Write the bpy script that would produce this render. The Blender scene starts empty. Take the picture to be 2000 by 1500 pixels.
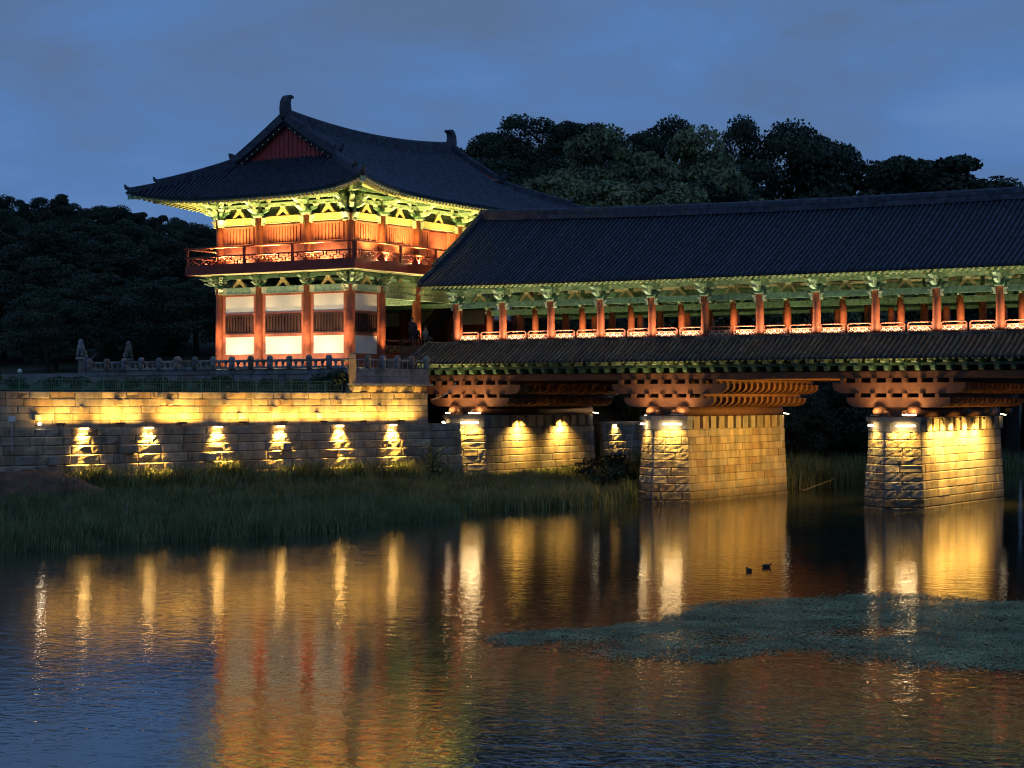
import bpy, math, random
import numpy as np
from mathutils import Vector, Matrix, noise

R = math.radians
rnd = random.Random(11)
sc = bpy.context.scene
COL = sc.collection

# ---------------------------------------------------------------- camera, sky, sun, exposure
cd = bpy.data.cameras.new('camera')
cam = bpy.data.objects.new('camera', cd)
COL.objects.link(cam)
cam.location = (0, 0, 5.68)
cam.rotation_euler = (R(90), 0, R(32.6))
cd.lens = 66.2
cd.sensor_width = 36
cd.shift_y = 0.0165
cd.clip_start = 0.5
cd.clip_end = 3000
sc.camera = cam

w = bpy.data.worlds.new('World')
sc.world = w
w.use_nodes = True
nt = w.node_tree
nt.nodes.clear()
N = nt.nodes.new
L = nt.links.new
out = N('ShaderNodeOutputWorld')
bg = N('ShaderNodeBackground')
sky = N('ShaderNodeTexSky')
sky.sky_type = 'NISHITA'
sky.sun_disc = False
sky.sun_elevation = R(5)
sky.sun_rotation = R(200)
sky.air_density = 1.0
sky.dust_density = 0.4
sky.ozone_density = 4.0
tc = N('ShaderNodeTexCoord')
mp = N('ShaderNodeMapping')
mp.inputs['Scale'].default_value = (1.5, 1.5, 4.0)
mp.inputs['Location'].default_value = (3.1, 0.4, 0.2)
n1 = N('ShaderNodeTexNoise')
n1.inputs['Scale'].default_value = 3.3
n1.inputs['Detail'].default_value = 7
n1.inputs['Roughness'].default_value = 0.58
n1.inputs['Distortion'].default_value = 0.35
cr = N('ShaderNodeValToRGB')
cr.color_ramp.elements[0].position = 0.36
cr.color_ramp.elements[0].color = (0.101, 0.169, 0.315, 1)
cr.color_ramp.elements[1].position = 0.56
cr.color_ramp.elements[1].color = (0.094, 0.205, 0.465, 1)
e_ = cr.color_ramp.elements.new(0.74)
e_.color = (0.130, 0.250, 0.52, 1)
mix = N('ShaderNodeMix')
mix.data_type = 'RGBA'
mix.inputs[0].default_value = 0.94
sk = N('ShaderNodeVectorMath')
sk.operation = 'SCALE'
sk.inputs['Scale'].default_value = 0.06
bg.inputs['Strength'].default_value = 1.02
L(tc.outputs['Generated'], mp.inputs['Vector'])
L(mp.outputs['Vector'], n1.inputs['Vector'])
L(n1.outputs['Fac'], cr.inputs['Fac'])
L(sky.outputs['Color'], sk.inputs[0])
L(sk.outputs['Vector'], mix.inputs['A'])
L(cr.outputs['Color'], mix.inputs['B'])
L(mix.outputs['Result'], bg.inputs['Color'])
L(bg.outputs['Background'], out.inputs['Surface'])

sd = bpy.data.lights.new('sun', 'SUN')
sun = bpy.data.objects.new('sun', sd)
COL.objects.link(sun)
sd.energy = 0.03
sd.angle = R(40)
sd.color = (0.8, 0.88, 1.0)
sun.rotation_euler = (R(70), 0, R(-20))
sun.location = (0, -20, 60)

vs = sc.view_settings
vs.view_transform = 'Standard'
vs.look = 'None'
vs.exposure = 0.0
vs.gamma = 1.0
vs.use_curve_mapping = False
sc.render.engine = 'CYCLES'
sc.cycles.use_denoising = True
sc.cycles.filter_width = 1.15
sc.cycles.max_bounces = 4
sc.cycles.diffuse_bounces = 2
sc.cycles.glossy_bounces = 3
sc.cycles.transmission_bounces = 2
sc.cycles.use_light_tree = True
sc.cycles.sample_clamp_indirect = 4.0
sc.cycles.caustics_reflective = False
sc.cycles.caustics_refractive = False

# ---------------------------------------------------------------- materials
MATS = {}


def mat(name, base, rough=0.7, var=0.25, scale=3.0, bump=0.0, bscale=20.0, orand=0.0, hue=None, metallic=0.0, emit=0.0, spec=0.4):
    """Procedural surface: world-space noise between a darker and a lighter tone, per-object tone, fine bump."""
    m = bpy.data.materials.new(name)
    m.use_nodes = True
    t = m.node_tree
    b = t.nodes['Principled BSDF']
    g = t.nodes.new('ShaderNodeNewGeometry')
    n = t.nodes.new('ShaderNodeTexNoise')
    n.inputs['Scale'].default_value = scale
    n.inputs['Detail'].default_value = 5
    t.links.new(g.outputs['Position'], n.inputs['Vector'])
    r = t.nodes.new('ShaderNodeValToRGB')
    r.color_ramp.elements[0].position = 0.3
    r.color_ramp.elements[1].position = 0.7
    h = hue or base
    r.color_ramp.elements[0].color = (*[max(0, c * (1 - var)) for c in base], 1)
    r.color_ramp.elements[1].color = (*[min(1, c * (1 + var)) for c in h], 1)
    t.links.new(n.outputs['Fac'], r.inputs['Fac'])
    last = r.outputs['Color']
    if orand:
        oi = t.nodes.new('ShaderNodeObjectInfo')
        mr = t.nodes.new('ShaderNodeMapRange')
        mr.inputs['To Min'].default_value = 1 - orand
        mr.inputs['To Max'].default_value = 1 + orand * 0.6
        t.links.new(oi.outputs['Random'], mr.inputs['Value'])
        sc_ = t.nodes.new('ShaderNodeVectorMath')
        sc_.operation = 'SCALE'
        t.links.new(last, sc_.inputs[0])
        t.links.new(mr.outputs['Result'], sc_.inputs['Scale'])
        last = sc_.outputs['Vector']
    if name.startswith('granite'):
        # every block has its own tint; blocks near the river carry a damp, stained band and run-down streaks
        oi2 = t.nodes.new('ShaderNodeObjectInfo')
        rt = t.nodes.new('ShaderNodeValToRGB')
        rt.color_ramp.interpolation = 'CONSTANT'
        tints = [(0, (1, 1, 1)), (.30, (.90, .80, .66)), (.48, (1.12, 1.04, .90)), (.66, (.95, .84, .66)), (.82, (.78, .62, .46)), (.88, (1.0, .94, .84)), (.95, (.62, .58, .52))]
        rt.color_ramp.elements[0].color = (1, 1, 1, 1)
        rt.color_ramp.elements[1].position = tints[1][0]
        rt.color_ramp.elements[1].color = (*tints[1][1], 1)
        for p_, c_ in tints[2:]:
            rt.color_ramp.elements.new(p_).color = (*c_, 1)
        t.links.new(oi2.outputs['Random'], rt.inputs['Fac'])
        mu = t.nodes.new('ShaderNodeVectorMath')
        mu.operation = 'MULTIPLY'
        t.links.new(last, mu.inputs[0])
        t.links.new(rt.outputs['Color'], mu.inputs[1])
        sp_ = t.nodes.new('ShaderNodeSeparateXYZ')
        t.links.new(g.outputs['Position'], sp_.inputs[0])
        mpp = t.nodes.new('ShaderNodeMapping')
        mpp.inputs['Scale'].default_value = (1.6, 1.6, .22)
        t.links.new(g.outputs['Position'], mpp.inputs['Vector'])
        ns = t.nodes.new('ShaderNodeTexNoise')
        ns.inputs['Scale'].default_value = 1.0
        ns.inputs['Detail'].default_value = 5
        t.links.new(mpp.outputs['Vector'], ns.inputs['Vector'])
        ad = t.nodes.new('ShaderNodeMath')
        ad.operation = 'MULTIPLY_ADD'
        ad.inputs[1].default_value = -1.6
        t.links.new(ns.outputs['Fac'], ad.inputs[0])
        t.links.new(sp_.outputs['Z'], ad.inputs[2])
        wr = t.nodes.new('ShaderNodeMapRange')
        wr.inputs['From Min'].default_value = -.55
        wr.inputs['From Max'].default_value = .25
        wr.inputs['To Min'].default_value = .38
        wr.inputs['To Max'].default_value = 1.0
        t.links.new(ad.outputs[0], wr.inputs['Value'])
        st_ = t.nodes.new('ShaderNodeMapRange')
        st_.inputs['From Min'].default_value = .34
        st_.inputs['From Max'].default_value = .52
        st_.inputs['To Min'].default_value = .62
        st_.inputs['To Max'].default_value = 1.0
        t.links.new(ns.outputs['Fac'], st_.inputs['Value'])
        m3 = t.nodes.new('ShaderNodeMath')
        m3.operation = 'MULTIPLY'
        t.links.new(wr.outputs['Result'], m3.inputs[0])
        t.links.new(st_.outputs['Result'], m3.inputs[1])
        s3 = t.nodes.new('ShaderNodeVectorMath')
        s3.operation = 'SCALE'
        t.links.new(mu.outputs['Vector'], s3.inputs[0])
        t.links.new(m3.outputs[0], s3.inputs['Scale'])
        last = s3.outputs['Vector']
    t.links.new(last, b.inputs['Base Color'])
    b.inputs['Roughness'].default_value = rough
    b.inputs['Metallic'].default_value = metallic
    b.inputs['Specular IOR Level'].default_value = spec
    if bump:
        n2 = t.nodes.new('ShaderNodeTexNoise')
        n2.inputs['Scale'].default_value = bscale
        n2.inputs['Detail'].default_value = 6
        t.links.new(g.outputs['Position'], n2.inputs['Vector'])
        bp = t.nodes.new('ShaderNodeBump')
        bp.inputs['Strength'].default_value = bump
        bp.inputs['Distance'].default_value = 0.03
        t.links.new(n2.outputs['Fac'], bp.inputs['Height'])
        t.links.new(bp.outputs['Normal'], b.inputs['Normal'])
    if emit:
        b.inputs['Emission Color'].default_value = (*base, 1)
        b.inputs['Emission Strength'].default_value = emit
    MATS[name] = m
    return m


mat('granite', (0.36, 0.31, 0.25), 0.85, 0.28, 1.6, 0.7, 14, 0.30, (0.40, 0.33, 0.24))
mat('granite_smooth', (0.40, 0.34, 0.26), 0.8, 0.22, 1.2, 0.35, 16, 0.16, (0.40, 0.33, 0.23))
mat('granite_rough', (0.36, 0.31, 0.25), 0.9, 0.35, 3.0, 1.0, 9, 0.25)
mat('granite_grey', (0.26, 0.255, 0.25), 0.85, 0.25, 3.0, 0.5, 18, 0.12)
mat('mortar', (0.10, 0.085, 0.07), 0.95, 0.3, 4.0, 0.4)
mat('tile', (0.046, 0.055, 0.074), 0.6, 0.55, 3.5, 0.3, 12, 0.22, None, 0.0, 0.0, 0.3)
mat('tile_lit', (0.105, 0.092, 0.075), 0.7, 0.35, 2.5, 0.3, 12, 0.25)  # grey-brown skirt tile, lamplight put into the colour as a lighter, warmer tone
mat('tile_bed', (0.010, 0.011, 0.015), 0.8, 0.35, 2.5)
mat('plaster', (0.80, 0.76, 0.64), 0.9, 0.06, 1.2, 0.1, 20)
mat('red_wood', (0.38, 0.110, 0.062), 0.62, 0.22, 2.5, 0.25, 14, 0.10)
mat('column_red', (0.35, 0.085, 0.036), 0.6, 0.25, 2.2, 0.3, 12, 0.12)
mat('gable_red', (0.42, 0.060, 0.050), 0.7, 0.2, 2.0)
mat('dark_red', (0.22, 0.042, 0.026), 0.65, 0.25, 2.0, 0.2)
mat('bar_wood', (0.055, 0.020, 0.014), 0.7, 0.2, 3.0)
mat('brown_wood', (0.160, 0.066, 0.032), 0.7, 0.25, 2.2, 0.4, 12, 0.16)
mat('dark_brown', (0.095, 0.048, 0.030), 0.75, 0.3, 2.0, 0.2)
mat('green_paint', (0.085, 0.175, 0.110), 0.6, 0.45, 6.0, 0.15, 14, 0.12)
mat('green_light', (0.26, 0.40, 0.27), 0.6, 0.40, 7.0, 0.1, 14, 0.12)
mat('green_pale', (0.55, 0.58, 0.38), 0.6, 0.40, 8.0, 0.1, 14, 0.15)
mat('ochre_paint', (0.50, 0.40, 0.16), 0.6, 0.45, 8.0, 0.1)
mat('rafter_green', (0.40, 0.46, 0.22), 0.65, 0.2, 2.0, 0.0, 14, 0.15)
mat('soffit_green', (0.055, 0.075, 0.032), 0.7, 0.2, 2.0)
mat('rafter_end', (0.72, 0.68, 0.46), 0.7, 0.15, 5.0)
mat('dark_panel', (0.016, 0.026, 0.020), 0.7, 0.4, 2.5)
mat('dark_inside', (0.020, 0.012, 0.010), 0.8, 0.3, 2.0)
mat('fence_green', (0.10, 0.22, 0.12), 0.6, 0.2, 3.0)
mat('metal_dark', (0.03, 0.03, 0.03), 0.5, 0.2, 5.0, metallic=0.6)
mat('metal_grey', (0.35, 0.35, 0.35), 0.5, 0.15, 5.0, metallic=0.3)
mat('lamp_glow', (1.0, 0.60, 0.19), 0.5, 0.0, 1.0, emit=60.0)
mat('lamp_white', (1.0, 0.72, 0.36), 0.5, 0.0, 1.0, emit=45.0)
mat('lamp_small', (1.0, 0.78, 0.46), 0.5, 0.0, 1.0, emit=9.0)
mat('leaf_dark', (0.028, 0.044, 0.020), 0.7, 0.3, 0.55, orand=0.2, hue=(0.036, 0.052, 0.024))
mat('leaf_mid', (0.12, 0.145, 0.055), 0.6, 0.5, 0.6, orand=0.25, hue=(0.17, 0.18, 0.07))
mat('leaf_shrub', (0.050, 0.070, 0.025), 0.6, 0.5, 1.5, orand=0.25)
mat('bark', (0.055, 0.045, 0.035), 0.9, 0.35, 3.0, 0.6)
mat('grass_blade', (0.125, 0.160, 0.042), 0.6, 0.5, 0.7, hue=(0.165, 0.175, 0.055))
mat('reed_blade', (0.15, 0.185, 0.055), 0.6, 0.5, 0.8, hue=(0.20, 0.20, 0.07))
mat('soil', (0.060, 0.048, 0.030), 0.95, 0.45, 0.6, 0.8, 3.0, 0.0, (0.055, 0.062, 0.026))
mat('soil_red', (0.14, 0.070, 0.040), 0.95, 0.4, 1.5, 0.8, 4.0)
mat('lawn', (0.040, 0.058, 0.020), 0.95, 0.4, 1.5, 0.8, 8.0)
mat('pavement', (0.22, 0.20, 0.18), 0.9, 0.2, 1.5, 0.3)
mat('dead_reed', (0.19, 0.15, 0.085), 0.8, 0.4, 2.0)
mat('cream_paint', (0.66, 0.56, 0.38), 0.6, 0.25, 8.0)
mat('pad_leaf', (0.27, 0.275, 0.115), 0.75, 0.45, 0.6, hue=(0.31, 0.31, 0.14), spec=0.25)
mat('algae', (0.05, 0.055, 0.03), 0.8, 0.4, 2.0)
mat('cloth_dark', (0.02, 0.02, 0.028), 0.9, 0.3, 6.0)
mat('cloth_grey', (0.13, 0.12, 0.13), 0.9, 0.3, 6.0)
mat('skin', (0.42, 0.26, 0.19), 0.6, 0.1, 6.0)
mat('hair', (0.012, 0.010, 0.010), 0.5, 0.2, 6.0)
mat('duck_brown', (0.055, 0.042, 0.030), 0.8, 0.4, 9.0)
mat('dead_wood', (0.15, 0.13, 0.09), 0.9, 0.25, 6.0)
mat('cable', (0.45, 0.44, 0.42), 0.5, 0.1, 3.0)

# rough rock stays bump-driven: coarse relief for the hewn faces
# water: dark body, smooth surface, wind ripples in two sizes
wm = bpy.data.materials.new('water')
wm.use_nodes = True
t = wm.node_tree
b = t.nodes['Principled BSDF']
b.inputs['Base Color'].default_value = (0.022, 0.022, 0.014, 1)
b.inputs['Roughness'].default_value = 0.03
b.inputs['IOR'].default_value = 1.5
b.inputs['Specular IOR Level'].default_value = 1.0
g = t.nodes.new('ShaderNodeNewGeometry')
m1 = t.nodes.new('ShaderNodeMapping')
m1.inputs['Rotation'].default_value = (0, 0, R(-32.6))
m1.inputs['Scale'].default_value = (0.75, 1.0, 1.0)
t.links.new(g.outputs['Position'], m1.inputs['Vector'])
hs = []
for s_, d_, k_ in ((2.4, 3.0, 1.0), (0.7, 2.0, 0.7), (6.5, 3.0, 0.50)):
    n = t.nodes.new('ShaderNodeTexNoise')
    n.inputs['Scale'].default_value = s_
    n.inputs['Detail'].default_value = d_
    n.inputs['Distortion'].default_value = 0.5
    t.links.new(m1.outputs['Vector'], n.inputs['Vector'])
    mm = t.nodes.new('ShaderNodeMath')
    mm.operation = 'MULTIPLY'
    mm.inputs[1].default_value = k_
    t.links.new(n.outputs['Fac'], mm.inputs[0])
    hs.append(mm.outputs[0])
a1 = t.nodes.new('ShaderNodeMath')
a1.operation = 'ADD'
t.links.new(hs[0], a1.inputs[0])
t.links.new(hs[1], a1.inputs[1])
a2 = t.nodes.new('ShaderNodeMath')
a2.operation = 'ADD'
t.links.new(a1.outputs[0], a2.inputs[0])
t.links.new(hs[2], a2.inputs[1])
# calm and ruffled patches
np_ = t.nodes.new('ShaderNodeTexNoise')
np_.inputs['Scale'].default_value = 0.07
np_.inputs['Detail'].default_value = 3
t.links.new(g.outputs['Position'], np_.inputs['Vector'])
mr = t.nodes.new('ShaderNodeMapRange')
mr.inputs['From Min'].default_value = 0.3
mr.inputs['From Max'].default_value = 0.7
mr.inputs['To Min'].default_value = 0.0044
mr.inputs['To Max'].default_value = 0.0130
t.links.new(np_.outputs['Fac'], mr.inputs['Value'])
bp = t.nodes.new('ShaderNodeBump')
bp.inputs['Strength'].default_value = 1.0
t.links.new(mr.outputs['Result'], bp.inputs['Distance'])
t.links.new(a2.outputs[0], bp.inputs['Height'])
t.links.new(bp.outputs['Normal'], b.inputs['Normal'])
MATS['water'] = wm

# ---------------------------------------------------------------- builders
ORG = {}


def V(*a):
    return Vector(a)


def setp(o, label=None, cat=None, group=None, kind=None):
    if label:
        o['label'] = label
    if cat:
        o['category'] = cat
    if group:
        o['group'] = group
    if kind:
        o['kind'] = kind
    return o


def empty(name, loc, label=None, cat=None, group=None):
    o = bpy.data.objects.new(name, None)
    o.empty_display_size = 0.3
    COL.objects.link(o)
    o.location = loc
    ORG[o.name] = Vector(loc)
    return setp(o, label, cat, group)


def place(name, mesh, parent=None, loc=(0, 0, 0), rot=None, scale=None):
    """Link a mesh at a world position, parented without moving it (parents are never rotated)."""
    o = bpy.data.objects.new(name, mesh)
    COL.objects.link(o)
    loc = Vector(loc)
    ORG[o.name] = loc.copy()
    if parent is not None:
        o.parent = parent
        loc = loc - ORG[parent.name]
    o.location = loc
    if rot is not None:
        o.rotation_euler = rot
    if scale is not None:
        o.scale = scale
    return o


class MB:
    def __init__(s):
        s.v = []
        s.f = []
        s.mi = []

    def add(s, verts, faces, m=0):
        k = len(s.v)
        s.v += [tuple(p) for p in verts]
        s.f += [tuple(i + k for i in q) for q in faces]
        s.mi += [m] * len(faces)
        return s

    def box(s, x0, x1, y0, y1, z0, z1, m=0):
        v = [(x, y, z) for z in (z0, z1) for y in (y0, y1) for x in (x0, x1)]
        return s.add(v, [(0, 2, 3, 1), (4, 5, 7, 6), (0, 1, 5, 4), (2, 6, 7, 3), (0, 4, 6, 2), (1, 3, 7, 5)], m)

    def bar(s, p, q, wd, ht, m=0, up=(0, 0, 1)):
        """square bar from p to q; p, q run along its axis"""
        p, q = Vector(p), Vector(q)
        d = (q - p).normalized()
        sd_ = d.cross(Vector(up))
        if sd_.length < 1e-4:
            sd_ = Vector((1, 0, 0))
        sd_.normalize()
        u = sd_.cross(d).normalized()
        v = []
        for e in (p, q):
            for a, b_ in ((-1, -1), (1, -1), (1, 1), (-1, 1)):
                v.append(e + sd_ * (a * wd / 2) + u * (b_ * ht / 2))
        return s.add(v, [(3, 2, 1, 0), (4, 5, 6, 7), (0, 1, 5, 4), (1, 2, 6, 5), (2, 3, 7, 6), (3, 0, 4, 7)], m)

    def tube(s, pts, rad, n=8, m=0, cap=True):
        """round tube through pts, rad a number or one per point"""
        pts = [Vector(p) for p in pts]
        if not hasattr(rad, '__len__'):
            rad = [rad] * len(pts)
        k = len(s.v)
        ref = Vector((0, 0, 1))
        d0 = (pts[-1] - pts[0]).normalized()
        if abs(d0.z) > 0.9:
            ref = Vector((1, 0, 0))
        vv, ff = [], []
        for i, p in enumerate(pts):
            d = (pts[min(i + 1, len(pts) - 1)] - pts[max(i - 1, 0)]).normalized()
            a = d.cross(ref).normalized()
            b_ = a.cross(d).normalized()
            for j in range(n):
                th = 2 * math.pi * j / n
                vv.append(p + a * (rad[i] * math.cos(th)) + b_ * (rad[i] * math.sin(th)))
        for i in range(len(pts) - 1):
            for j in range(n):
                j2 = (j + 1) % n
                ff.append((i * n + j, i * n + j2, (i + 1) * n + j2, (i + 1) * n + j))
        if cap:
            ff.append(tuple(range(n - 1, -1, -1)))
            e = (len(pts) - 1) * n
            ff.append(tuple(e + j for j in range(n)))
        return s.add(vv, ff, m)

    def prism(s, poly, axis, a0, a1, m=0):
        """extrude a 2-D outline along x or y"""
        n = len(poly)
        if axis == 'y':
            v = [(p[0], a, p[1]) for a in (a0, a1) for p in poly]
        elif axis == 'x':
            v = [(a, p[0], p[1]) for a in (a0, a1) for p in poly]
        else:
            v = [(p[0], p[1], a) for a in (a0, a1) for p in poly]
        f = [tuple(range(n)), tuple(range(2 * n - 1, n - 1, -1))]
        f += [(i, n + i, n + (i + 1) % n, (i + 1) % n) for i in range(n)]
        return s.add(v, f, m)

    def lathe(s, c, prof, n=10, m=0):
        k = []
        f = []
        for (r_, z) in prof:
            for j in range(n):
                th = 2 * math.pi * j / n
                k.append((c[0] + r_ * math.cos(th), c[1] + r_ * math.sin(th), c[2] + z))
        for i in range(len(prof) - 1):
            for j in range(n):
                j2 = (j + 1) % n
                f.append((i * n + j, i * n + j2, (i + 1) * n + j2, (i + 1) * n + j))
        f.append(tuple(range(n - 1, -1, -1)))
        e = (len(prof) - 1) * n
        f.append(tuple(e + j for j in range(n)))
        return s.add(k, f, m)

    def sheet(s, grid, m=0):
        nr, nc = len(grid), len(grid[0])
        v = [p for row in grid for p in row]
        f = [(i * nc + j, i * nc + j + 1, (i + 1) * nc + j + 1, (i + 1) * nc + j) for i in range(nr - 1) for j in range(nc - 1)]
        return s.add(v, f, m)

    def mesh(s, name, mats, smooth=False, org=(0, 0, 0)):
        me = bpy.data.meshes.new(name)
        ox, oy, oz = org
        me.from_pydata([(x - ox, y - oy, z - oz) for x, y, z in s.v], [], s.f)
        if isinstance(mats, str):
            mats = [mats]
        for q in mats:
            me.materials.append(MATS[q])
        if len(mats) > 1:
            me.polygons.foreach_set('material_index', s.mi)
        if smooth:
            me.polygons.foreach_set('use_smooth', [True] * len(me.polygons))
        me.update()
        return me

    def build(s, name, mats, parent=None, smooth=False, loc=None):
        """verts are world positions; the object sits at loc (default: its parent's place)"""
        if loc is None:
            loc = ORG[parent.name] if parent is not None else (0, 0, 0)
        return place(name, s.mesh(name, mats, smooth, loc), parent, loc)


def lamp(kind, parent, loc, aim, energy, color=(1, 0.62, 0.24), size=1.0, size_y=0.06, spread=None, cone=None, blend=0.6, along=None):
    ld = bpy.data.lights.new('light', kind)
    ld.energy = energy
    ld.color = color
    if kind == 'AREA':
        ld.shape = 'RECTANGLE'
        ld.size = size
        ld.size_y = size_y
        if spread:
            ld.spread = R(spread)
    elif kind == 'SPOT':
        ld.spot_size = R(cone or 70)
        ld.spot_blend = blend
        ld.shadow_soft_size = size
    else:
        ld.shadow_soft_size = size
    o = bpy.data.objects.new('light', ld)
    COL.objects.link(o)
    o.parent = parent
    o.location = Vector(loc) - ORG[parent.name]
    z = -Vector(aim).normalized()
    x = Vector(along) if along is not None else Vector((1, 0, 0))
    x = (x - z * x.dot(z)).normalized()
    y = z.cross(x)
    o.rotation_euler = Matrix((x, y, z)).transposed().to_euler()
    return o


WARM = (1.0, 0.63, 0.15)
AMBER = (1.0, 0.57, 0.11)
SOFT = (1.0, 0.72, 0.38)
LIME = (1.0, 0.74, 0.22)

# ---------------------------------------------------------------- terrain and water
C32, S32 = math.cos(R(32.6)), math.sin(R(32.6))


def plan(a, f):
    """site plan: a along the valley side, f up the valley, in metres -> world x, y"""
    return (C32 * a - S32 * f, S32 * a + C32 * f)


WA = Vector((-63.4, 90.0, 0))            # the embankment wall starts here, beside the bridge
WD = Vector((-0.245, -0.97, 0)).normalized()
WN = Vector((0.97, -0.245, 0)).normalized()


def wall_x(y):
    if y < 91:
        return WA.x - 0.2526 * (WA.y - y)
    return -63.2 + min(0.12 * max(0, y - 104), 2.0)


def smooth(a, b_, x):
    u = min(1, max(0, (x - a) / (b_ - a)))
    return u * u * (3 - 2 * u)


def shore_x(y):
    return -52.2 - 1.2 * smooth(64, 50, y) + 0.9 * math.sin(y * 0.21 + 0.6) + 0.4 * math.sin(y * 0.53) + (0.09 * max(0, y - 98)) - 0.055 * max(0, 62 - y)


def hill(x, y):
    f = -S32 * x + C32 * y
    a = C32 * x + S32 * y
    h = 15.5 * math.exp(-0.5 * (((a - 14) / 36) ** 2 + ((f - 228) / 40) ** 2))
    h += 16 * math.exp(-0.5 * (((a + 92) / 40) ** 2 + ((f - 275) / 55) ** 2))
    h += 5 * math.exp(-0.5 * (((a + 10) / 60) ** 2 + ((f - 300) / 60) ** 2))
    return h


def ground_z(x, y):
    sx = shore_x(y)
    wx = wall_x(y)
    if x > -30:
        z = -1.4 + 5.3 * smooth(-5, 1, x)
    else:
        z = -1.4
    if x < sx + 3:
        z = -1.4 + 1.5 * smooth(sx + 3, sx - 0.6, x)
        z += 1.05 * smooth(sx - 0.5, wx + 0.8, x) if x < sx - 0.5 else 0
        z += 5.35 * smooth(wx - 0.6, wx - 9, x) if x < wx - 0.6 else 0
        z += hill(x, y) * smooth(wx - 14, wx - 40, x) if x < wx - 14 else 0
    return z


xs = sorted(set([-420, -360, -320, -290] + [-270 + 6 * i for i in range(32)] + [-80 + 1.0 * i for i in range(52)] + [-28, -20, -13, -9, -5, -4, -3, -2, -1, 0, 1, 2, 20, 60, 140, 300]))
ys = sorted(set([-120, -60, -20] + [4 * i for i in range(11)] + [44 + 1.5 * i for i in range(56)] + [130 + 7 * i for i in range(36)] + [400, 470, 560]))
mb = MB()
mb.sheet([[(x, y, ground_z(x, y)) for y in ys] for x in xs])
gr = mb.build('ground', 'soil', smooth=True)
setp(gr, kind='structure')

mb = MB()
mb.add([(-58, -120, 0), (0, -120, 0), (0, 330, 0), (-58, 330, 0)], [(0, 1, 2, 3)])
setp(mb.build('water', 'water'), kind='structure')


# ---------------------------------------------------------------- stone work
def stone(parent, A, d, n, s0, s1, z0, z1, off, rough=0.0, m='granite', depth=0.45, gap=0.009, bat=0.0, name='stone'):
    """one squared block with worn edges; rough > 0 gives a hewn, bulging face"""
    nx, nz = (6, 5) if rough else (4, 4)
    us = [0, 0.06] + [0.06 + 0.88 * (i + 1) / (nx - 3) for i in range(nx - 3)] + [1]
    us = us[:nx - 1] + [1]
    ws = [0, 0.10] + [0.10 + 0.80 * (i + 1) / (nz - 3) for i in range(nz - 3)] + [1]
    ws = ws[:nz - 1] + [1]
    a0, a1, b0, b1 = s0 + gap, s1 - gap, z0 + gap, z1 - gap
    v = []
    for j in range(nz):
        for i in range(nx):
            e = (i in (0, nx - 1)) + (j in (0, nz - 1))
            o = off + (-0.016 * e if e else rnd.uniform(-0.008, 0.008) + (rnd.uniform(0.0, rough) if rough else 0))
            s_ = a0 + (a1 - a0) * us[i] + (rnd.uniform(-.008, .008) if e else 0)
            z = b0 + (b1 - b0) * ws[j] + (rnd.uniform(-.006, .006) if e else 0)
            o += bat * (z1 - z)
            v.append(A + d * s_ + n * o + Vector((0, 0, z)))
    f = [(j * nx + i, j * nx + i + 1, (j + 1) * nx + i + 1, (j + 1) * nx + i) for j in range(nz - 1) for i in range(nx - 1)]
    rim = [i for i in range(nx)] + [j * nx + nx - 1 for j in range(1, nz)] + [(nz - 1) * nx + i for i in range(nx - 2, -1, -1)] + [j * nx for j in range(nz - 2, 0, -1)]
    k = len(v)
    for q in rim:
        p = v[q].copy()
        v.append(p - n * depth)
    r_ = len(rim)
    for i in range(r_):
        f.append((rim[(i + 1) % r_], rim[i], k + i, k + (i + 1) % r_))
    # keep the winding outward
    cross = (v[1] - v[0]).cross(v[nx] - v[0])
    if cross.dot(n) < 0:
        f = [tuple(reversed(q)) for q in f]
    c = A + d * ((s0 + s1) / 2) + n * off + Vector((0, 0, z0))
    mb_ = MB().add(v, f)
    return place(name, mb_.mesh(name, m, False, c), parent, c)


def course(parent, A, d, n, s0, s1, z0, z1, off, wmin, wmax, **kw):
    s = s0
    first = True
    while s < s1 - 0.01:
        wd = rnd.uniform(wmin, wmax)
        if first:
            wd *= rnd.uniform(0.4, 1.0)
            first = False
        if s1 - (s + wd) < wmin * 0.45:
            wd = s1 - s
        e = min(s1, s + wd)
        stone(parent, A, d, n, s, e, z0, z1, off + rnd.uniform(-.012, .012), **kw)
        s = e


EMB = empty('embankment_wall', (WA.x, WA.y, 1.0), 'long floodlit granite embankment wall in two tiers along the grassy bank', 'wall')
# mortar core of both tiers
mb = MB()
S1 = 36.0


def slab(mb_, s0, s1, o0, o1, z0, z1):
    pts = [WA + WD * s_ + WN * o for s_, o in ((s0, o0), (s1, o0), (s1, o1), (s0, o1))]
    v = [(p.x, p.y, z) for z in (z0, z1) for p in pts]
    mb_.add(v, [(0, 1, 2, 3), (7, 6, 5, 4), (0, 4, 5, 1), (1, 5, 6, 2), (2, 6, 7, 3), (3, 7, 4, 0)])


slab(mb, -0.05, S1, -0.9, -0.06, 0.5, 6.05)
slab(mb, -2.1, S1, -0.62, 0.48, 0.3, 4.28)
mb.build('core', 'mortar', EMB)
zc = [4.35, 4.70, 5.07, 5.43, 5.80, 6.16]
for i in range(5):
    course(EMB, WA, WD, WN, -0.05, S1, zc[i], zc[i + 1], 0.0 - 0.012 * i, 0.55, 1.75, m='granite')
# return face at the bridge end of the upper tier
for i in range(5):
    course(EMB, WA - WD * 0.06, -WN, -WD, 0.06, 3.6, zc[i], zc[i + 1], 0.0, 0.6, 1.3, m='granite')
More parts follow.
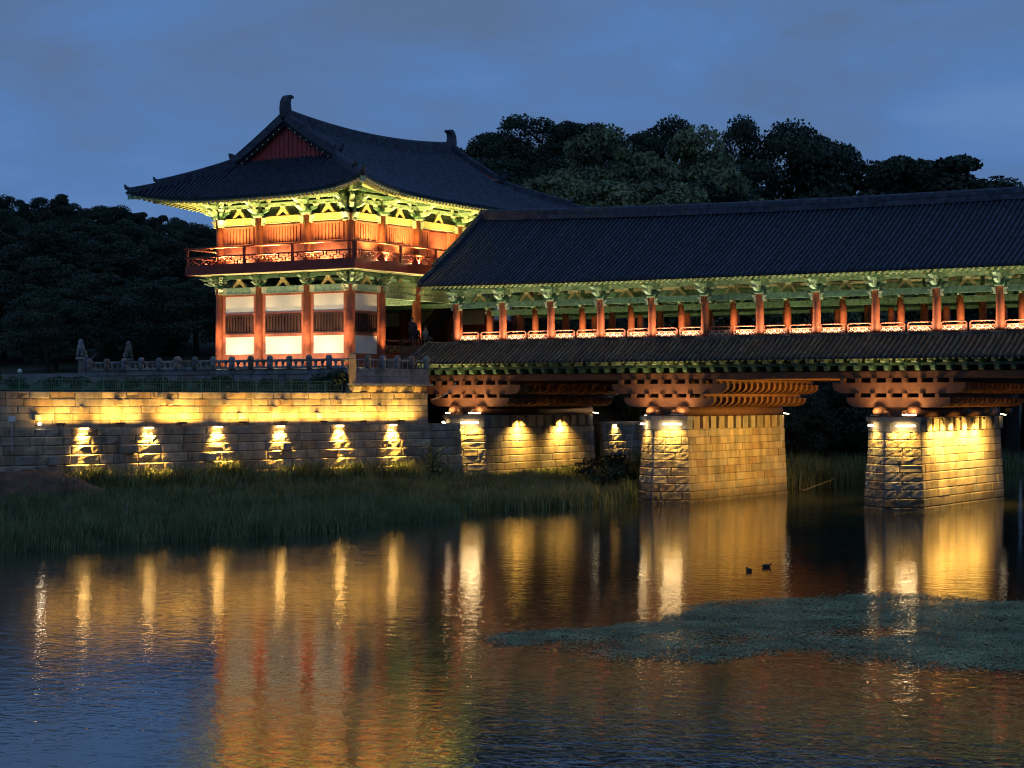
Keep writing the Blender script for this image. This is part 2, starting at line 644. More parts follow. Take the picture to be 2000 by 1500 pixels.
# header stones that stand proud of the wall
for s_, k in ((1.6, 4), (3.4, 2), (6.5, 3), (10.2, 3), (10.9, 2), (14.0, 3), (17.5, 3), (18.2, 4), (22.6, 2), (25.2, 1), (7.9, 1), (13.1, 1), (20.6, 3)):
    stone(EMB, WA, WD, WN, s_, s_ + 0.36, zc[k] + 0.02, zc[k] + 0.34, 0.22, m='granite', depth=0.3, name='header_stone')
# ledge slabs on the lower tier
s = -2.1
while s < S1:
    e = min(S1, s + rnd.uniform(1.0, 1.9))
    mb = MB()
    slab(mb, s + .01, e - .01, 0.02, 0.50, 4.30, 4.365 + rnd.uniform(-.008, .008))
    o = mb.build('ledge_slab', 'granite', EMB)
    s = e
zl = [0.75, 1.4, 2.02, 2.53, 3.02, 3.48, 3.92, 4.31]
for i in range(7):
    course(EMB, WA, WD, WN, -2.1, S1, zl[i], zl[i + 1], 0.52 + 0.055 * (6 - i), 0.6, 1.7, m='granite_grey' if False else 'granite', rough=0.05)
for s_, k in ((10.5, 4), (15.4, 3), (20.2, 4), (24.6, 3), (30.2, 4)):
    stone(EMB, WA, WD, WN, s_, s_ + 0.55, zl[k], zl[k] + 0.42, 0.52 + 0.055 * (6 - k) + 0.30, m='granite_grey', depth=0.4, name='header_stone')

# lights of the lower tier: bars under the ledge that graze the stones below
BARS = [3.19, 7.02, 11.08, 15.12, 19.35, 23.1]
for s_ in BARS:
    c = WA + WD * s_ + WN * 0.66 + Vector((0, 0, 4.34))
    mb = MB()
    mb.bar(c - WD * 0.27, c + WD * 0.27, 0.07, 0.06)
    mb.bar(c - WN * 0.18, c, 0.05, 0.03)
    fx = place('light_bar', mb.mesh('light_bar', 'metal_grey', False, c), EMB, c)
    mb = MB()
    q = c - Vector((0, 0, 0.045)) + WN * 0.02
    mb.bar(q - WD * 0.25, q + WD * 0.25, 0.075, 0.035)
    place('lens', mb.mesh('lens', 'lamp_glow', False, c), fx, c)
    lamp('AREA', fx, c + Vector((0, 0, -0.10)) + WN * 0.03, Vector((0, 0, -1)) - WN * 0.04, 230, (1, 0.60, 0.11), 0.5, 0.06, spread=72, along=WD)

# floodlights standing on the ledge and washing the upper tier
for k, s_ in enumerate([2.3, 5.1, 7.9, 10.6, 13.3, 17.1, 20.8, 24.2]):
    c = WA + WD * s_ + WN * 0.36 + Vector((0, 0, 4.37))
    fl = empty('floodlight', c, ['small dark floodlight on the ledge nearest the bridge', 'small dark floodlight on the wall ledge, second from the bridge', 'small dark floodlight on the wall ledge, third from the bridge', 'small dark floodlight on the wall ledge, fourth from the bridge', 'small dark floodlight on the wall ledge, fourth from its left end', 'small dark floodlight on the wall ledge, third from its left end', 'small dark floodlight on the wall ledge, second from its left end', 'small dark floodlight on the wall ledge nearest its left end'][k], 'floodlight', 'floodlights on the embankment ledge')
    for q in (-0.13, 0.13):
        MB().bar(c + WD * q, c + WD * q + Vector((0, 0, 0.13)), 0.03, 0.03).build('leg', 'metal_dark', fl)
    mb = MB()
    mb.bar(c - WD * 0.24 + Vector((0, 0, 0.17)), c + WD * 0.24 + Vector((0, 0, 0.17)), 0.11, 0.08)
    mb.build('housing', 'metal_dark', fl)
    lamp('AREA', fl, c + Vector((0, 0, 0.23)) + WN * 0.12, Vector((0, 0, 1)) - WN * 0.42, (140, 140, 125, 125, 140, 160, 150, 90)[k], (1, 0.59, 0.12) if k % 3 else AMBER, 2.4, 0.08, spread=160, along=WD)
# the single bright lamp at the far left end of the ledge
c = WA + WD * 25.4 + WN * 0.42 + Vector((0, 0, 4.37))
fl = empty('spotlight', c, 'bright white spotlight at the left end of the ledge', 'spotlight')
MB().lathe(c, [(0.05, 0), (0.03, 0.03), (0.03, 0.10)], 8).build('stand', 'metal_dark', fl)
MB().lathe(c + Vector((0, 0, 0.10)), [(0.03, 0), (0.085, 0.04), (0.085, 0.12), (0.03, 0.17)], 10).build('lens', 'lamp_small', fl, True)
lamp('POINT', fl, c + Vector((0, 0, 0.18)) + WN * 0.14, (0, 0, -1), 5, (1, 0.85, 0.6), 0.05)

# white sign box on a post at the far left
c = WA + WD * 27.2 + WN * 0.95 + Vector((0, 0, 3.2))
sg = empty('sign_post', c, 'small white sign box on a thin post at the left edge', 'sign')
MB().tube([c, c + Vector((0, 0, 1.7))], 0.03, 8).build('post', 'metal_grey', sg)
mb = MB()
mb.bar(c + WD * -0.17 + Vector((0, 0, 1.62)), c + WD * 0.17 + Vector((0, 0, 1.62)), 0.14, 0.26)
mb.build('sign_box', 'plaster', sg)


# ---------------------------------------------------------------- bridge piers
PW, PT, PL, PY = 2.84, 1.36, 12.9, 93.7
PIERX = [-63.26, -49.72, -36.18]
PZ = [-0.35, 0.16, 0.62, 1.07, 1.51, 1.95, 2.38, 2.81, 3.23, 3.65, 4.07]


def pier_outline(cx, z):
    k = 0.055 * (4.3 - z)
    hw = PW / 2 + k
    return [Vector((cx, PY - PT - k * 1.2, 0)), Vector((cx + hw, PY - k * .5, 0)), Vector((cx + hw, PY + PL, 0)), Vector((cx, PY + PL + PT, 0)), Vector((cx - hw, PY + PL, 0)), Vector((cx - hw, PY - k * .5, 0))]


PLAB = ['granite bridge pier with lit face rising from the bank grass', 'boat shaped granite pier in the water with an evenly lit amber side', 'boat shaped granite pier nearest the right edge with a dazzling yellow side']
PIERS = []
for pi, cx in enumerate(PIERX):
    pr = empty('stone_pier', (cx, PY + 6, -0.35), PLAB[pi], 'pier', 'stone piers carrying the bridge')
    PIERS.append(pr)
    mb = MB()
    lo = pier_outline(cx, -1.6)
    hi = pier_outline(cx, 4.1)
    ctr = Vector((cx, PY + PL / 2, 0))

    def shrink(p, q=0.12):
        d_ = ctr - p
        return p + Vector((q * (1 if d_.x > 0.01 else -1 if d_.x < -0.01 else 0), (q * 1.5) * (1 if d_.y > 0 else -1), 0))
    v = [(*shrink(p).xy, -1.6) for p in lo] + [(*shrink(p).xy, 4.2) for p in hi]
    mb.add(v, [(5, 4, 3, 2, 1, 0), (6, 7, 8, 9, 10, 11)] + [(i, (i + 1) % 6, 6 + (i + 1) % 6, 6 + i) for i in range(6)])
    mb.build('core', 'mortar', pr)
    for i in range(10):
        z0, z1 = PZ[i], PZ[i + 1]
        oz = pier_outline(cx, (z0 + z1) / 2)
        for fa, (p, q) in enumerate(((5, 0), (0, 1), (1, 2))):
            A_, B_ = oz[p], oz[q]
            d_ = (B_ - A_)
            ln = d_.length
            d_.normalize()
            n_ = Vector((d_.y, -d_.x, 0))
            if fa < 2:
                course(pr, A_, d_, n_, 0.0, ln, z0, z1, 0.0, 0.7, 1.7, rough=0.055 if fa == 1 else 0.04, m='granite_rough', bat=0.03)
            else:
                course(pr, A_, d_, n_, 0.0, ln, z0, z1, 0.0, 0.8, 2.0, m='granite_smooth', bat=0.03)
    # cap: slab over the cutwater, blocks standing along the sides
    mb = MB()
    oc = pier_outline(cx, 4.3)
    oc = [p + (p - ctr).normalized() * 0.10 for p in (oc[5], oc[0], oc[1])]
    oc = [Vector((oc[0].x - .1, oc[0].y + 0.45, 0)), oc[0], oc[1], oc[2], Vector((oc[2].x + .1, oc[2].y + 0.45, 0))]
    n5 = len(oc)
    v = [(p.x, p.y, z) for z in (4.09, 4.60) for p in oc]
    mb.add(v, [tuple(range(n5 - 1, -1, -1)), tuple(range(n5, 2 * n5))] + [(i, (i + 1) % n5, n5 + (i + 1) % n5, n5 + i) for i in range(n5)])
    v = [(p.x + (p.x - cx) * 0.05, p.y - (0.1 if p.y < PY else 0), z) for z in (4.60, 4.84) for p in oc]
    mb.add(v, [tuple(range(n5 - 1, -1, -1)), tuple(range(n5, 2 * n5))] + [(i, (i + 1) % n5, n5 + (i + 1) % n5, n5 + i) for i in range(n5)])
    mb.build('cap_stone', 'granite_grey', pr)
    mb = MB()
    mb.box(cx - PW / 2 + .08, cx + PW / 2 - .08, PY + 0.5, PY + PL, 4.07, 4.82)
    mb.build('cap_core', 'granite', pr)
    y = PY + 0.62
    while y < PY + PL - 0.3:
        wd = rnd.uniform(0.62, 0.78)
        for sx in (1, -1):
            A_ = Vector((cx + sx * (PW / 2), y, 0))
            stone(pr, A_, Vector((0, 1, 0)), Vector((sx, 0, 0)), 0, wd, 4.10, 4.82, 0.10 + rnd.uniform(-.03, .03), m='granite_smooth', depth=0.3, name='cap_block')
        y += wd + rnd.uniform(0.30, 0.42)

    # light bars under the cutwater cap
    oz = pier_outline(cx, 4.2)
    for (p, q, hl, en) in ((5, 0, 0.34, 44), (0, 1, 0.56, 100)):
        A_, B_ = oz[p], oz[q]
        d_ = (B_ - A_).normalized()
        n_ = Vector((d_.y, -d_.x, 0))
        c = (A_ + B_) / 2 + n_ * 0.30 + Vector((0, 0, 4.44))
        mb = MB()
        mb.bar(c - d_ * hl, c + d_ * hl, 0.06, 0.07)
        fx = place('light_bar', mb.mesh('light_bar', 'metal_grey', False, c), pr, c)
        mb = MB()
        e = c + n_ * 0.012 + Vector((0, 0, -0.05))
        mb.bar(e - d_ * (hl - .03), e + d_ * (hl - .03), 0.09, 0.06)
        place('lens', mb.mesh('lens', 'lamp_white', False, c), fx, c)
        lamp('AREA', fx, c + Vector((0, 0, -0.12)) + n_ * 0.03, Vector((0, 0, -1)) - n_ * 0.10, en, (1, 0.64, 0.12), hl * 2, 0.06, spread=110, along=d_)
    # bars on the cap that light the timber brackets above
    for sx in (-1, 1):
        c = Vector((cx + sx * 0.95, PY - 0.40, 4.93))
        d_ = Vector((0.55 * sx, 0.45, 0)).normalized()
        mb = MB()
        mb.bar(c - d_ * 0.38, c + d_ * 0.38, 0.06, 0.05)
        fx = place('light_bar', mb.mesh('light_bar', 'metal_grey', False, c), pr, c)
        if (pi == 0) or (pi == 2 and sx == 1):
            mb = MB()
            e = c + Vector((0, -0.03, 0.03))
            mb.bar(e - d_ * 0.36, e + d_ * 0.36, 0.06, 0.05)
            place('lens', mb.mesh('lens', 'lamp_white', False, c), fx, c)
        lamp('AREA', fx, c + Vector((0, 0, 0.09)), Vector((-0.1 * sx, 0.30, 1)), 58, (1, 0.62, 0.24), 0.7, 0.06, spread=150, along=d_)

# spots that wash the long sides
for pi, ylist, en in ((0, (97.3, 102.3), 760), (2, (95.2, 96.6, 98.0, 100.3, 101.9), 480)):
    cx = PIERX[pi]
    for y in ylist:
        c = Vector((cx + PW / 2 + 0.62, y, 4.72))
        mb = MB()
        mb.bar(c + Vector((-0.52, 0, 0.06)), c + Vector((0, 0, 0.06)), 0.04, 0.04)
        mb.lathe(c, [(0.05, -0.06), (0.07, 0.0), (0.05, 0.08)], 8)
        fx = place('spot_fitting', mb.mesh('spot_fitting', 'metal_dark', False, c), PIERS[pi], c)
        lamp('SPOT', fx, c + Vector((0, 0, -0.08)), Vector((-0.16, 0, -1)), en * 3.2, WARM if pi == 0 else (1, 0.63, 0.15), 0.05, cone=135, blend=1.0)
for pi, y in ((1, 106.3), (2, 106.3), (0, 106.4)):
    cx = PIERX[pi]
    c = Vector((cx + PW / 2 + 0.30, y, 4.9))
    mb = MB()
    mb.bar(c + Vector((-0.1, -0.2, 0.03)), c + Vector((0.04, 0.2, -0.02)), 0.07, 0.05)
    place('light_bar', mb.mesh('light_bar', 'lamp_small', False, c), PIERS[pi], c)
# floods on each pier that light the face of its neighbour and the timber arms over it
for pi in (2, ):
    cx = PIERX[pi]
    for y in (96.5, 100.0, 103.5):
        c = Vector((cx - PW / 2 - 0.30, y, 4.30))
        mb = MB()
        mb.box(c.x - .08, c.x + .20, c.y - .22, c.y + .22, c.z - .10, c.z + .10)
        fx = place('flood_or_fill', mb.mesh('flood_or_fill', 'metal_dark', False, c), PIERS[pi], c)
        lamp('AREA', fx, c + Vector((-0.14, 0, 0)), Vector((-1, 0, -0.12)), 330, (1, 0.57, 0.11), 0.4, 0.16, spread=120, along=(0, 1, 0))

# downstream wing wall behind the first pier, with its own lights
WING = empty('wing_wall', (-62.0, 108.0, 1.0), 'short stepped granite wing wall behind the first bridge pier', 'wall')
WB = Vector((-61.9, 107.6, 0))
WD2 = Vector((0.06, 1, 0)).normalized()
WN2 = Vector((1, -0.06, 0)).normalized()
mb = MB()
mb.add([tuple(WB + WD2 * s_ + WN2 * o + Vector((0, 0, z))) for z in (0.5, 4.2) for s_, o in ((0, -1.5), (7, -1.5), (7, -.05), (0, -.05))], [(0, 1, 2, 3), (7, 6, 5, 4), (0, 4, 5, 1), (1, 5, 6, 2), (2, 6, 7, 3), (3, 7, 4, 0)])
mb.build('core', 'mortar', WING)
for i in range(7):
    course(WING, WB, WD2, WN2, 0, 7.0, zl[i], zl[i + 1], 0.05 + 0.055 * (6 - i), 0.6, 1.5, m='granite', rough=0.05)
c = WB + WD2 * 1.6 + WN2 * 0.2 + Vector((0, 0, 4.3))
fx = place('light_bar', MB().bar(c - WD2 * .25, c + WD2 * .25, .07, .06).mesh('light_bar', 'metal_grey', False, c), WING, c)
lamp('AREA', fx, c + Vector((0, 0, -0.1)), Vector((-.1, 0, -1)), 90, WARM, 0.4, 0.06, spread=90, along=WD2)
c = WB + WD2 * 5.6 + WN2 * 0.0 + Vector((0, 0, 4.32))
fl = empty('spotlight', c, 'bright white spotlight on top of the wing wall behind the bridge', 'spotlight')
MB().lathe(c, [(0.05, 0), (0.03, 0.03), (0.03, 0.22)], 8).build('stand', 'metal_dark', fl)
MB().lathe(c + Vector((0, 0, 0.20)), [(0.03, 0), (0.10, 0.05), (0.10, 0.15), (0.03, 0.2)], 10).build('lens', 'lamp_small', fl, True)
lamp('SPOT', fl, c + Vector((0.2, -0.2, 0.30)), Vector((0.25, -1, 0.45)), 700, (1, 0.6, 0.25), 0.06, cone=80)

# ---------------------------------------------------------------- covered timber bridge
BX0, BX1 = -66.8, -18.0
CX0, CS, NC = -64.9, 3.385, 14
ROWS = [95.2, 98.87, 102.53, 106.2]
DECK = 9.10
BR = empty('covered_bridge', (-42.0, 100.7, 6.9), 'long roofed timber bridge with red columns, green brackets and dark tiled roof', 'bridge')


def bq(x):
    return min(1.3, ((x + 34) / 33) ** 2)


def roof_pt(x, u, lift=0.0):
    z = 12.60 + 0.15 * bq(x) ** 2 + u * (4.05 + 0.50 * bq(x)) - 0.16 * math.sin(math.pi * u) + lift
    return (x, 93.75 + 6.95 * u, z)


def roof_back(x, u, lift=0.0):
    p = roof_pt(x, u, lift)
    return (x, 2 * 100.7 - p[1], p[2])


# deck and edge beams
mb = MB()
mb.box(-69.0, BX1, 94.92, 106.5, 7.30, DECK)
mb.build('deck', 'dark_brown', BR)
for y0, y1 in ((94.25, 94.62), (106.8, 107.1)):
    mb = MB()
    mb.box(BX0 + 0.3, BX1, y0, y1, 6.88, 7.24)
    mb.build('edge_beam', 'brown_wood', BR)
mb = MB()
mb.box(BX0 + 0.5, BX1, 94.7, 106.7, 7.10, 7.28)
mb.build('deck_underside', 'dark_brown', BR)
for x in np.arange(BX0 + 0.3, BX1, 1.69):
    mb = MB()
    mb.box(x, x + 0.24, 94.64, 106.78, 6.9, 7.08)
    mb.build('floor_beam', 'brown_wood', BR)

# two tiers of green joist ends under the skirt roof
up = MB().prism([(94.9, 7.70), (93.42, 7.70), (93.36, 7.76), (93.36, 7.92), (94.9, 7.98)], 'x', -0.12, 0.12).mesh('joist_end', 'green_light', False, (0, 94, 7.5))
lo = MB().prism([(94.9, 7.28), (93.98, 7.28), (93.84, 7.36), (93.80, 7.54), (94.9, 7.54)], 'x', -0.12, 0.12).mesh('joist_end', 'green_paint', False, (0, 94, 7.5))
nj = int((BX1 - BX0) / (CS / 4))
for i in range(nj):
    x = BX0 + 0.45 + i * CS / 4
    place('joist_end', up, BR, (x, 94, 7.5))
    place('joist_end', lo, BR, (x + 0.02, 94, 7.5))
mb = MB()
mb.box(BX0 + 0.2, BX1, 93.95, 94.12, 7.55, 7.69)
mb.build('joist_beam', 'green_paint', BR)
mb = MB()
mb.box(BX0 + 0.2, BX1, 93.42, 93.58, 7.93, 8.02)
mb.build('skirt_purlin', 'green_paint', BR)

# skirt roof with its tile rows, rafters and coping
SK0, SK1 = (92.92, 7.98), (94.98, 9.13)


def skirt(x, u, lift=0.0):
    end = smooth(BX0 + 2.2, BX0 + 0.2, x) * 0.10
    return (x, SK0[0] + (SK1[0] - SK0[0]) * u, SK0[1] + (SK1[1] - SK0[1]) * u - 0.05 * math.sin(math.pi * u) + lift + end * (1 - u))


XS = [BX0 + (BX1 - BX0) * i / 40 for i in range(41)]
mb = MB()
mb.sheet([[skirt(x, u) for u in (0, .25, .5, .75, 1)] for x in XS], 0)
mb.sheet([[skirt(x, u, -0.09) for u in (1, .75, .5, .25, 0)] for x in XS], 1)
mb.sheet([[skirt(x, 0, -0.09), skirt(x, 0)] for x in XS], 0)
SKR = mb.build('skirt_roof', ['tile_bed', 'green_paint'], BR)


def tile_row(name, fn, x, n, r_, parent, side=1, u0=0.0, u1=1.0, mats='tile'):
    """one row of half-round cover tiles from eave to ridge, with small laps and a round eave end"""
    mb_ = MB()
    vv, ff = [], []
    sec = 5
    steps = []
    for k in range(n):
        steps += [(u0 + (u1 - u0) * k / n, 1.0), (u0 + (u1 - u0) * (k + 0.97) / n, 0.86)]
    for (u, sc_) in steps:
        c = Vector(fn(x, u))
        c2 = Vector(fn(x, u + 0.02))
        d = (c2 - c).normalized()
        a = Vector((1, 0, 0))
        nn = a.cross(d).normalized()
        if nn.z < 0:
            nn = -nn
        for j in range(sec):
            th = math.pi * j / (sec - 1)
            vv.append(c + a * (r_ * sc_ * math.cos(th)) + nn * (r_ * sc_ * 1.05 * math.sin(th) + 0.01))
    for i in range(len(steps) - 1):
        for j in range(sec - 1):
            q = (i * sec + j, i * sec + j + 1, (i + 1) * sec + j + 1, (i + 1) * sec + j)
            ff.append(q)
    c0 = Vector(fn(x, u0))
    k = len(vv)
    dd = (Vector(fn(x, u0 + .02)) - c0).normalized()
    for j in range(8):
        th = 2 * math.pi * j / 8
        vv.append(c0 - dd * 0.015 + Vector((r_ * 1.1 * math.cos(th), 0, r_ * 1.1 * math.sin(th) + 0.02)))
    ff.append(tuple(range(k, k + 8)))
    mb_.add(vv, ff)
    c = fn(x, 0.5)
    return place(name, mb_.mesh(name, mats, False, c), parent, c)


nr = int((BX1 - BX0) / 0.308)
for i in range(nr):
    x = BX0 + 0.12 + 0.308 * i
    tile_row('tile_row', skirt, x, 5, 0.082, SKR, mats='tile_lit')
mb = MB()
mb.box(BX0, BX1, 94.90, 95.02, 9.06, 9.20)
mb.tube([(BX0, 94.96, 9.22), (BX1, 94.96, 9.22)], 0.07, 8)
mb.build('skirt_coping', 'tile_lit', BR)
# hip at the left end of the skirt
mb = MB()
mb.tube([(BX0 - .05, 92.85, 8.18), (BX0 - .02, 93.6, 8.50), (BX0, 94.96, 9.28)], [0.13, 0.12, 0.12], 8)
mb.tube([(BX0 - .35, 92.75, 8.14), (BX0 - .02, 93.2, 8.20)], [0.10, 0.10], 8)
mb.build('skirt_verge', 'tile', BR)
mb = MB()
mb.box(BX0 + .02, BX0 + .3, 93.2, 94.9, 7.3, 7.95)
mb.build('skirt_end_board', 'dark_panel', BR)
rf = MB().tube([(0, 92.98, 7.86), (0, 94.9, 8.93)], 0.062, 7).mesh('rafter', 'rafter_green', True, (0, 94, 8))
nra = int((BX1 - BX0) / 0.3385)
for i in range(nra):
    place('rafter', rf, SKR, (BX0 + 0.2 + 0.3385 * i, 94, 8))

# columns
colm = MB().lathe((0, 0, 0), [(0.205, 0), (0.225, 0.7), (0.22, 1.5), (0.195, 2.56)], 14).mesh('column', 'column_red', True)
XC = [CX0 + CS * i for i in range(NC)]
for y in ROWS:
    for x in XC:
        place('column', colm, BR, (x, y, DECK - 0.02))
# lintels, frog-leg struts, upper beams
lin = MB().box(-CS / 2 + .2, CS / 2 - .2, -.11, .11, 11.32, 11.66).mesh('lintel', 'green_paint')
frog = MB()
frog.prism([(-.50, 0), (-.36, 0), (0, .33), (.36, 0), (.50, 0), (.44, .10), (.16, .42), (.10, .50), (-.10, .50), (-.16, .42), (-.44, .10)], 'y', -.06, .06, 0)
frog.box(-.15, .15, -.10, .10, .42, .52, 1)
frm = frog.mesh('strut', ['ochre_paint', 'green_pale'])
ub = MB().box(-CS / 2 + .02, CS / 2 - .02, -.08, .08, 12.18, 12.46).mesh('upper_beam', 'green_light')
for i in range(NC - 1):
    xm = XC[i] + CS / 2
    place('lintel', lin, BR, (xm, ROWS[0], 0))
    place('strut', frm, BR, (xm, ROWS[0], 11.66))
    place('upper_beam', ub, BR, (xm, ROWS[0], 0))
    for y in ROWS[1:]:
        place('lintel', lin, BR, (xm, y, -0.30))
    place('upper_beam', ub, BR, (xm, ROWS[3], 0))
for y, z in ((ROWS[0], 12.58), (ROWS[1], 14.55), (ROWS[2], 14.55), (ROWS[3], 12.58)):
    mb = MB()
    mb.tube([(BX0 + .1, y, z), (BX1, y, z)], 0.13, 8)
    mb.build('purlin', 'green_paint', BR, True)
for x in XC:
    mb = MB()
    mb.box(x - .13, x + .13, ROWS[0] + .2, ROWS[3] - .2, 11.75, 12.1)
    mb.box(x - .11, x + .11, ROWS[1] - .2, ROWS[2] + .2, 13.3, 13.65)
    mb.box(x - .09, x + .09, ROWS[1] - .1, ROWS[1] + .1, 12.1, 14.5)
    mb.box(x - .09, x + .09, ROWS[2] - .1, ROWS[2] + .1, 12.1, 14.5)
    mb.build('cross_beam', 'green_paint', BR)


def bracket_mesh(s_=1.0):
    k = MB()
    k.box(-.23, .23, -.23, .23, -.02, .05, 2)
    k.box(-.29, .29, -.29, .29, .05, .17, 0)
    # wing pieces under the capital, beside the column
    for q in (-1, 1):
        k.prism([(q * .20, -.40), (q * .34, -.40), (q * .30, -.28), (q * .46, -.06), (q * .20, -.06)], 'y', -.13, .13, 2)
    # arms along the wall
    k.prism([(-.34, .17), (.34, .17), (.58, .28), (.58, .36), (-.58, .36), (-.58, .28)], 'y', -.07, .07, 0)
    k.prism([(-.46, .47), (.46, .47), (.76, .57), (.76, .66), (-.76, .66), (-.76, .57)], 'y', -.07, .07, 1)
    for q in (-.5, 0, .5):
        k.prism([(q - .07, .36), (q + .07, .36), (q + .11, .47), (q - .11, .47)], 'y', -.11, .11, 2)
    for q in (-.66, 0, .66):
        k.prism([(q - .07, .66), (q + .07, .66), (q + .11, .77), (q - .11, .77)], 'y', -.11, .11, 2)
    # tongues reaching out over the eave, tips curling up
    k.prism([(.55, .16), (-.42, .16), (-.62, .20), (-.86, .34), (-.80, .38), (-.60, .32), (-.45, .36), (.55, .36)], 'x', -.085, .085, 1)
    k.prism([(.55, .47), (-.55, .47), (-.80, .50), (-1.10, .66), (-1.02, .71), (-.78, .63), (-.60, .67), (.55, .67)], 'x', -.085, .085, 1)
    k.box(-.10, .10, -.64, -.44, .36, .47, 2)
    k.prism([(.55, .70), (-.70, .70), (-.84, .76), (-.84, .88), (.55, .88)], 'x', -.085, .085, 0)
    if s_ != 1:
        k.v = [(x * s_, y * s_, z * s_) for x, y, z in k.v]
    return k.mesh('bracket', ['green_paint', 'green_light', 'green_pale'])


brk = bracket_mesh(1.0)
for x in XC:
    place('bracket', brk, BR, (x, ROWS[0], 11.60))
    place('bracket', brk, BR, (x, ROWS[3], 11.60), (0, 0, math.pi))
    for y in ROWS[1:3]:
        place('bracket', brk, BR, (x, y, 11.30), None, (0.7, 0.6, 0.7))

# main roof
UU = [i / 10 for i in range(11)]
mb = MB()
mb.sheet([[roof_pt(x, u) for u in UU] for x in XS], 0)
mb.sheet([[roof_back(x, u) for u in reversed(UU)] for x in XS], 0)
mb.sheet([[roof_pt(x, u, -0.10) for u in reversed(UU)] for x in XS], 1)
mb.sheet([[roof_back(x, u, -0.10) for u in UU] for x in XS], 1)
mb.sheet([[roof_pt(x, 0, -0.10), roof_pt(x, 0)] for x in XS], 0)
mb.sheet([[roof_back(x, 0), roof_back(x, 0, -0.10)] for x in XS], 0)
ROOF = mb.build('roof', ['tile_bed', 'green_pale'], BR)
for i in range(nr):
    x = BX0 + 0.45 + 0.304 * i
    if x < BX1:
        tile_row('tile_row', roof_pt, x, 17, 0.084, ROOF)
rafm = MB().tube([(0, 93.86, 12.60 - .20), (0, 97.2, 14.42 - .20), (0, 100.6, 16.35 - .2)], 0.065, 7).mesh('rafter', 'rafter_green', True, (0, 95, 12))
for i in range(nra):
    x = BX0 + 0.2 + 0.3385 * i
    place('rafter', rafm, ROOF, (x, 95, 12 + 0.15 * bq(x) ** 2))
# ridge: stacked courses with a round top, pale mortar end
mb = MB()
for (wd, z0, z1) in ((0.52, -.05, .22), (0.40, .22, .30), (0.46, .30, .50)):
    g_ = []
    for x in XS:
        zr = 16.65 + 0.65 * bq(x)
        g_.append([(x, 100.7 - wd / 2, zr + z0), (x, 100.7 - wd / 2, zr + z1), (x, 100.7 + wd / 2, zr + z1), (x, 100.7 + wd / 2, zr + z0)])
    mb.sheet([list(reversed(r_)) for r_ in g_], 0)
    e = g_[0]
    mb.add(e, [(0, 1, 2, 3)], 0)
mb.tube([(x, 100.7, 16.65 + 0.65 * bq(x) + .52) for x in XS], 0.12, 8)
mb.build('ridge', 'tile', ROOF)
# verge ridges at the left gable
mb = MB()
pts = [roof_pt(BX0 + .14, u, 0.0) for u in (1, .8, .6, .4, .24)]
for a, b2 in zip(pts[:-1], pts[1:]):
    mb.bar(Vector(a) + Vector((0, 0, .20)), Vector(b2) + Vector((0, 0, .20)), .40, .46)
mb.tube([Vector(p) + Vector((0, 0, .45)) for p in pts], .11, 8)
pts = [roof_pt(BX0 + .12, u, 0.0) for u in (.26, .12, 0.0)]
for a, b2 in zip(pts[:-1], pts[1:]):
    mb.bar(Vector(a) + Vector((0, 0, .10)), Vector(b2) + Vector((0, 0, .10)), .34, .26)
mb.tube([Vector(p) + Vector((0, 0, .24)) for p in pts], .10, 8)
mb.build('verge_ridge', 'tile', ROOF)
mb = MB()
mb.sheet([[roof_pt(BX0 - .02, u, -.55), roof_pt(BX0 - .02, u, -.06)] for u in UU])
mb.sheet([[roof_back(BX0 - .02, u, -.06), roof_back(BX0 - .02, u, -.55)] for u in UU])
mb.build('bargeboard', 'dark_red', ROOF)
mb = MB()
mb.add([(BX0 + .5, 95.0, 12.9), (BX0 + .5, 106.4, 12.9), (BX0 + .5, 100.7, 16.6)], [(0, 2, 1)])
mb.build('gable_wall', 'dark_red', ROOF)


# railings between the columns, two panels to a bay
def fret(mb_, w_, z0, z1, t_, unit, m=0, y=0.0):
    """interlocking key-pattern lattice of thin bars"""
    n_ = max(2, int(round(w_ / unit)))
    u_ = w_ / n_
    h_ = z1 - z0
    for i in range(n_):
        a = -w_ / 2 + i * u_
        zm = z0 + h_ / 2
        mb_.box(a + u_ * .08, a + u_ * .62, y - t_, y + t_, zm - t_, zm + t_, m)
        if i % 2 == 0:
            mb_.box(a + u_ * .62 - t_, a + u_ * .62 + t_, y - t_, y + t_, zm, z1, m)
            mb_.box(a + u_ * .08 - t_, a + u_ * .08 + t_, y - t_, y + t_, z0, zm, m)
        else:
            mb_.box(a + u_ * .62 - t_, a + u_ * .62 + t_, y - t_, y + t_, z0, zm, m)
            mb_.box(a + u_ * .08 - t_, a + u_ * .08 + t_, y - t_, y + t_, zm, z1, m)
        mb_.box(a + u_ * .62, a + u_ * 1.0, y - t_, y + t_, z0 + h_ * .26 - t_ * .8, z0 + h_ * .26 + t_ * .8, m)
        mb_.box(a + u_ * .74, a + u_ * 1.06, y - t_, y + t_, z0 + h_ * .74 - t_ * .8, z0 + h_ * .74 + t_ * .8, m)


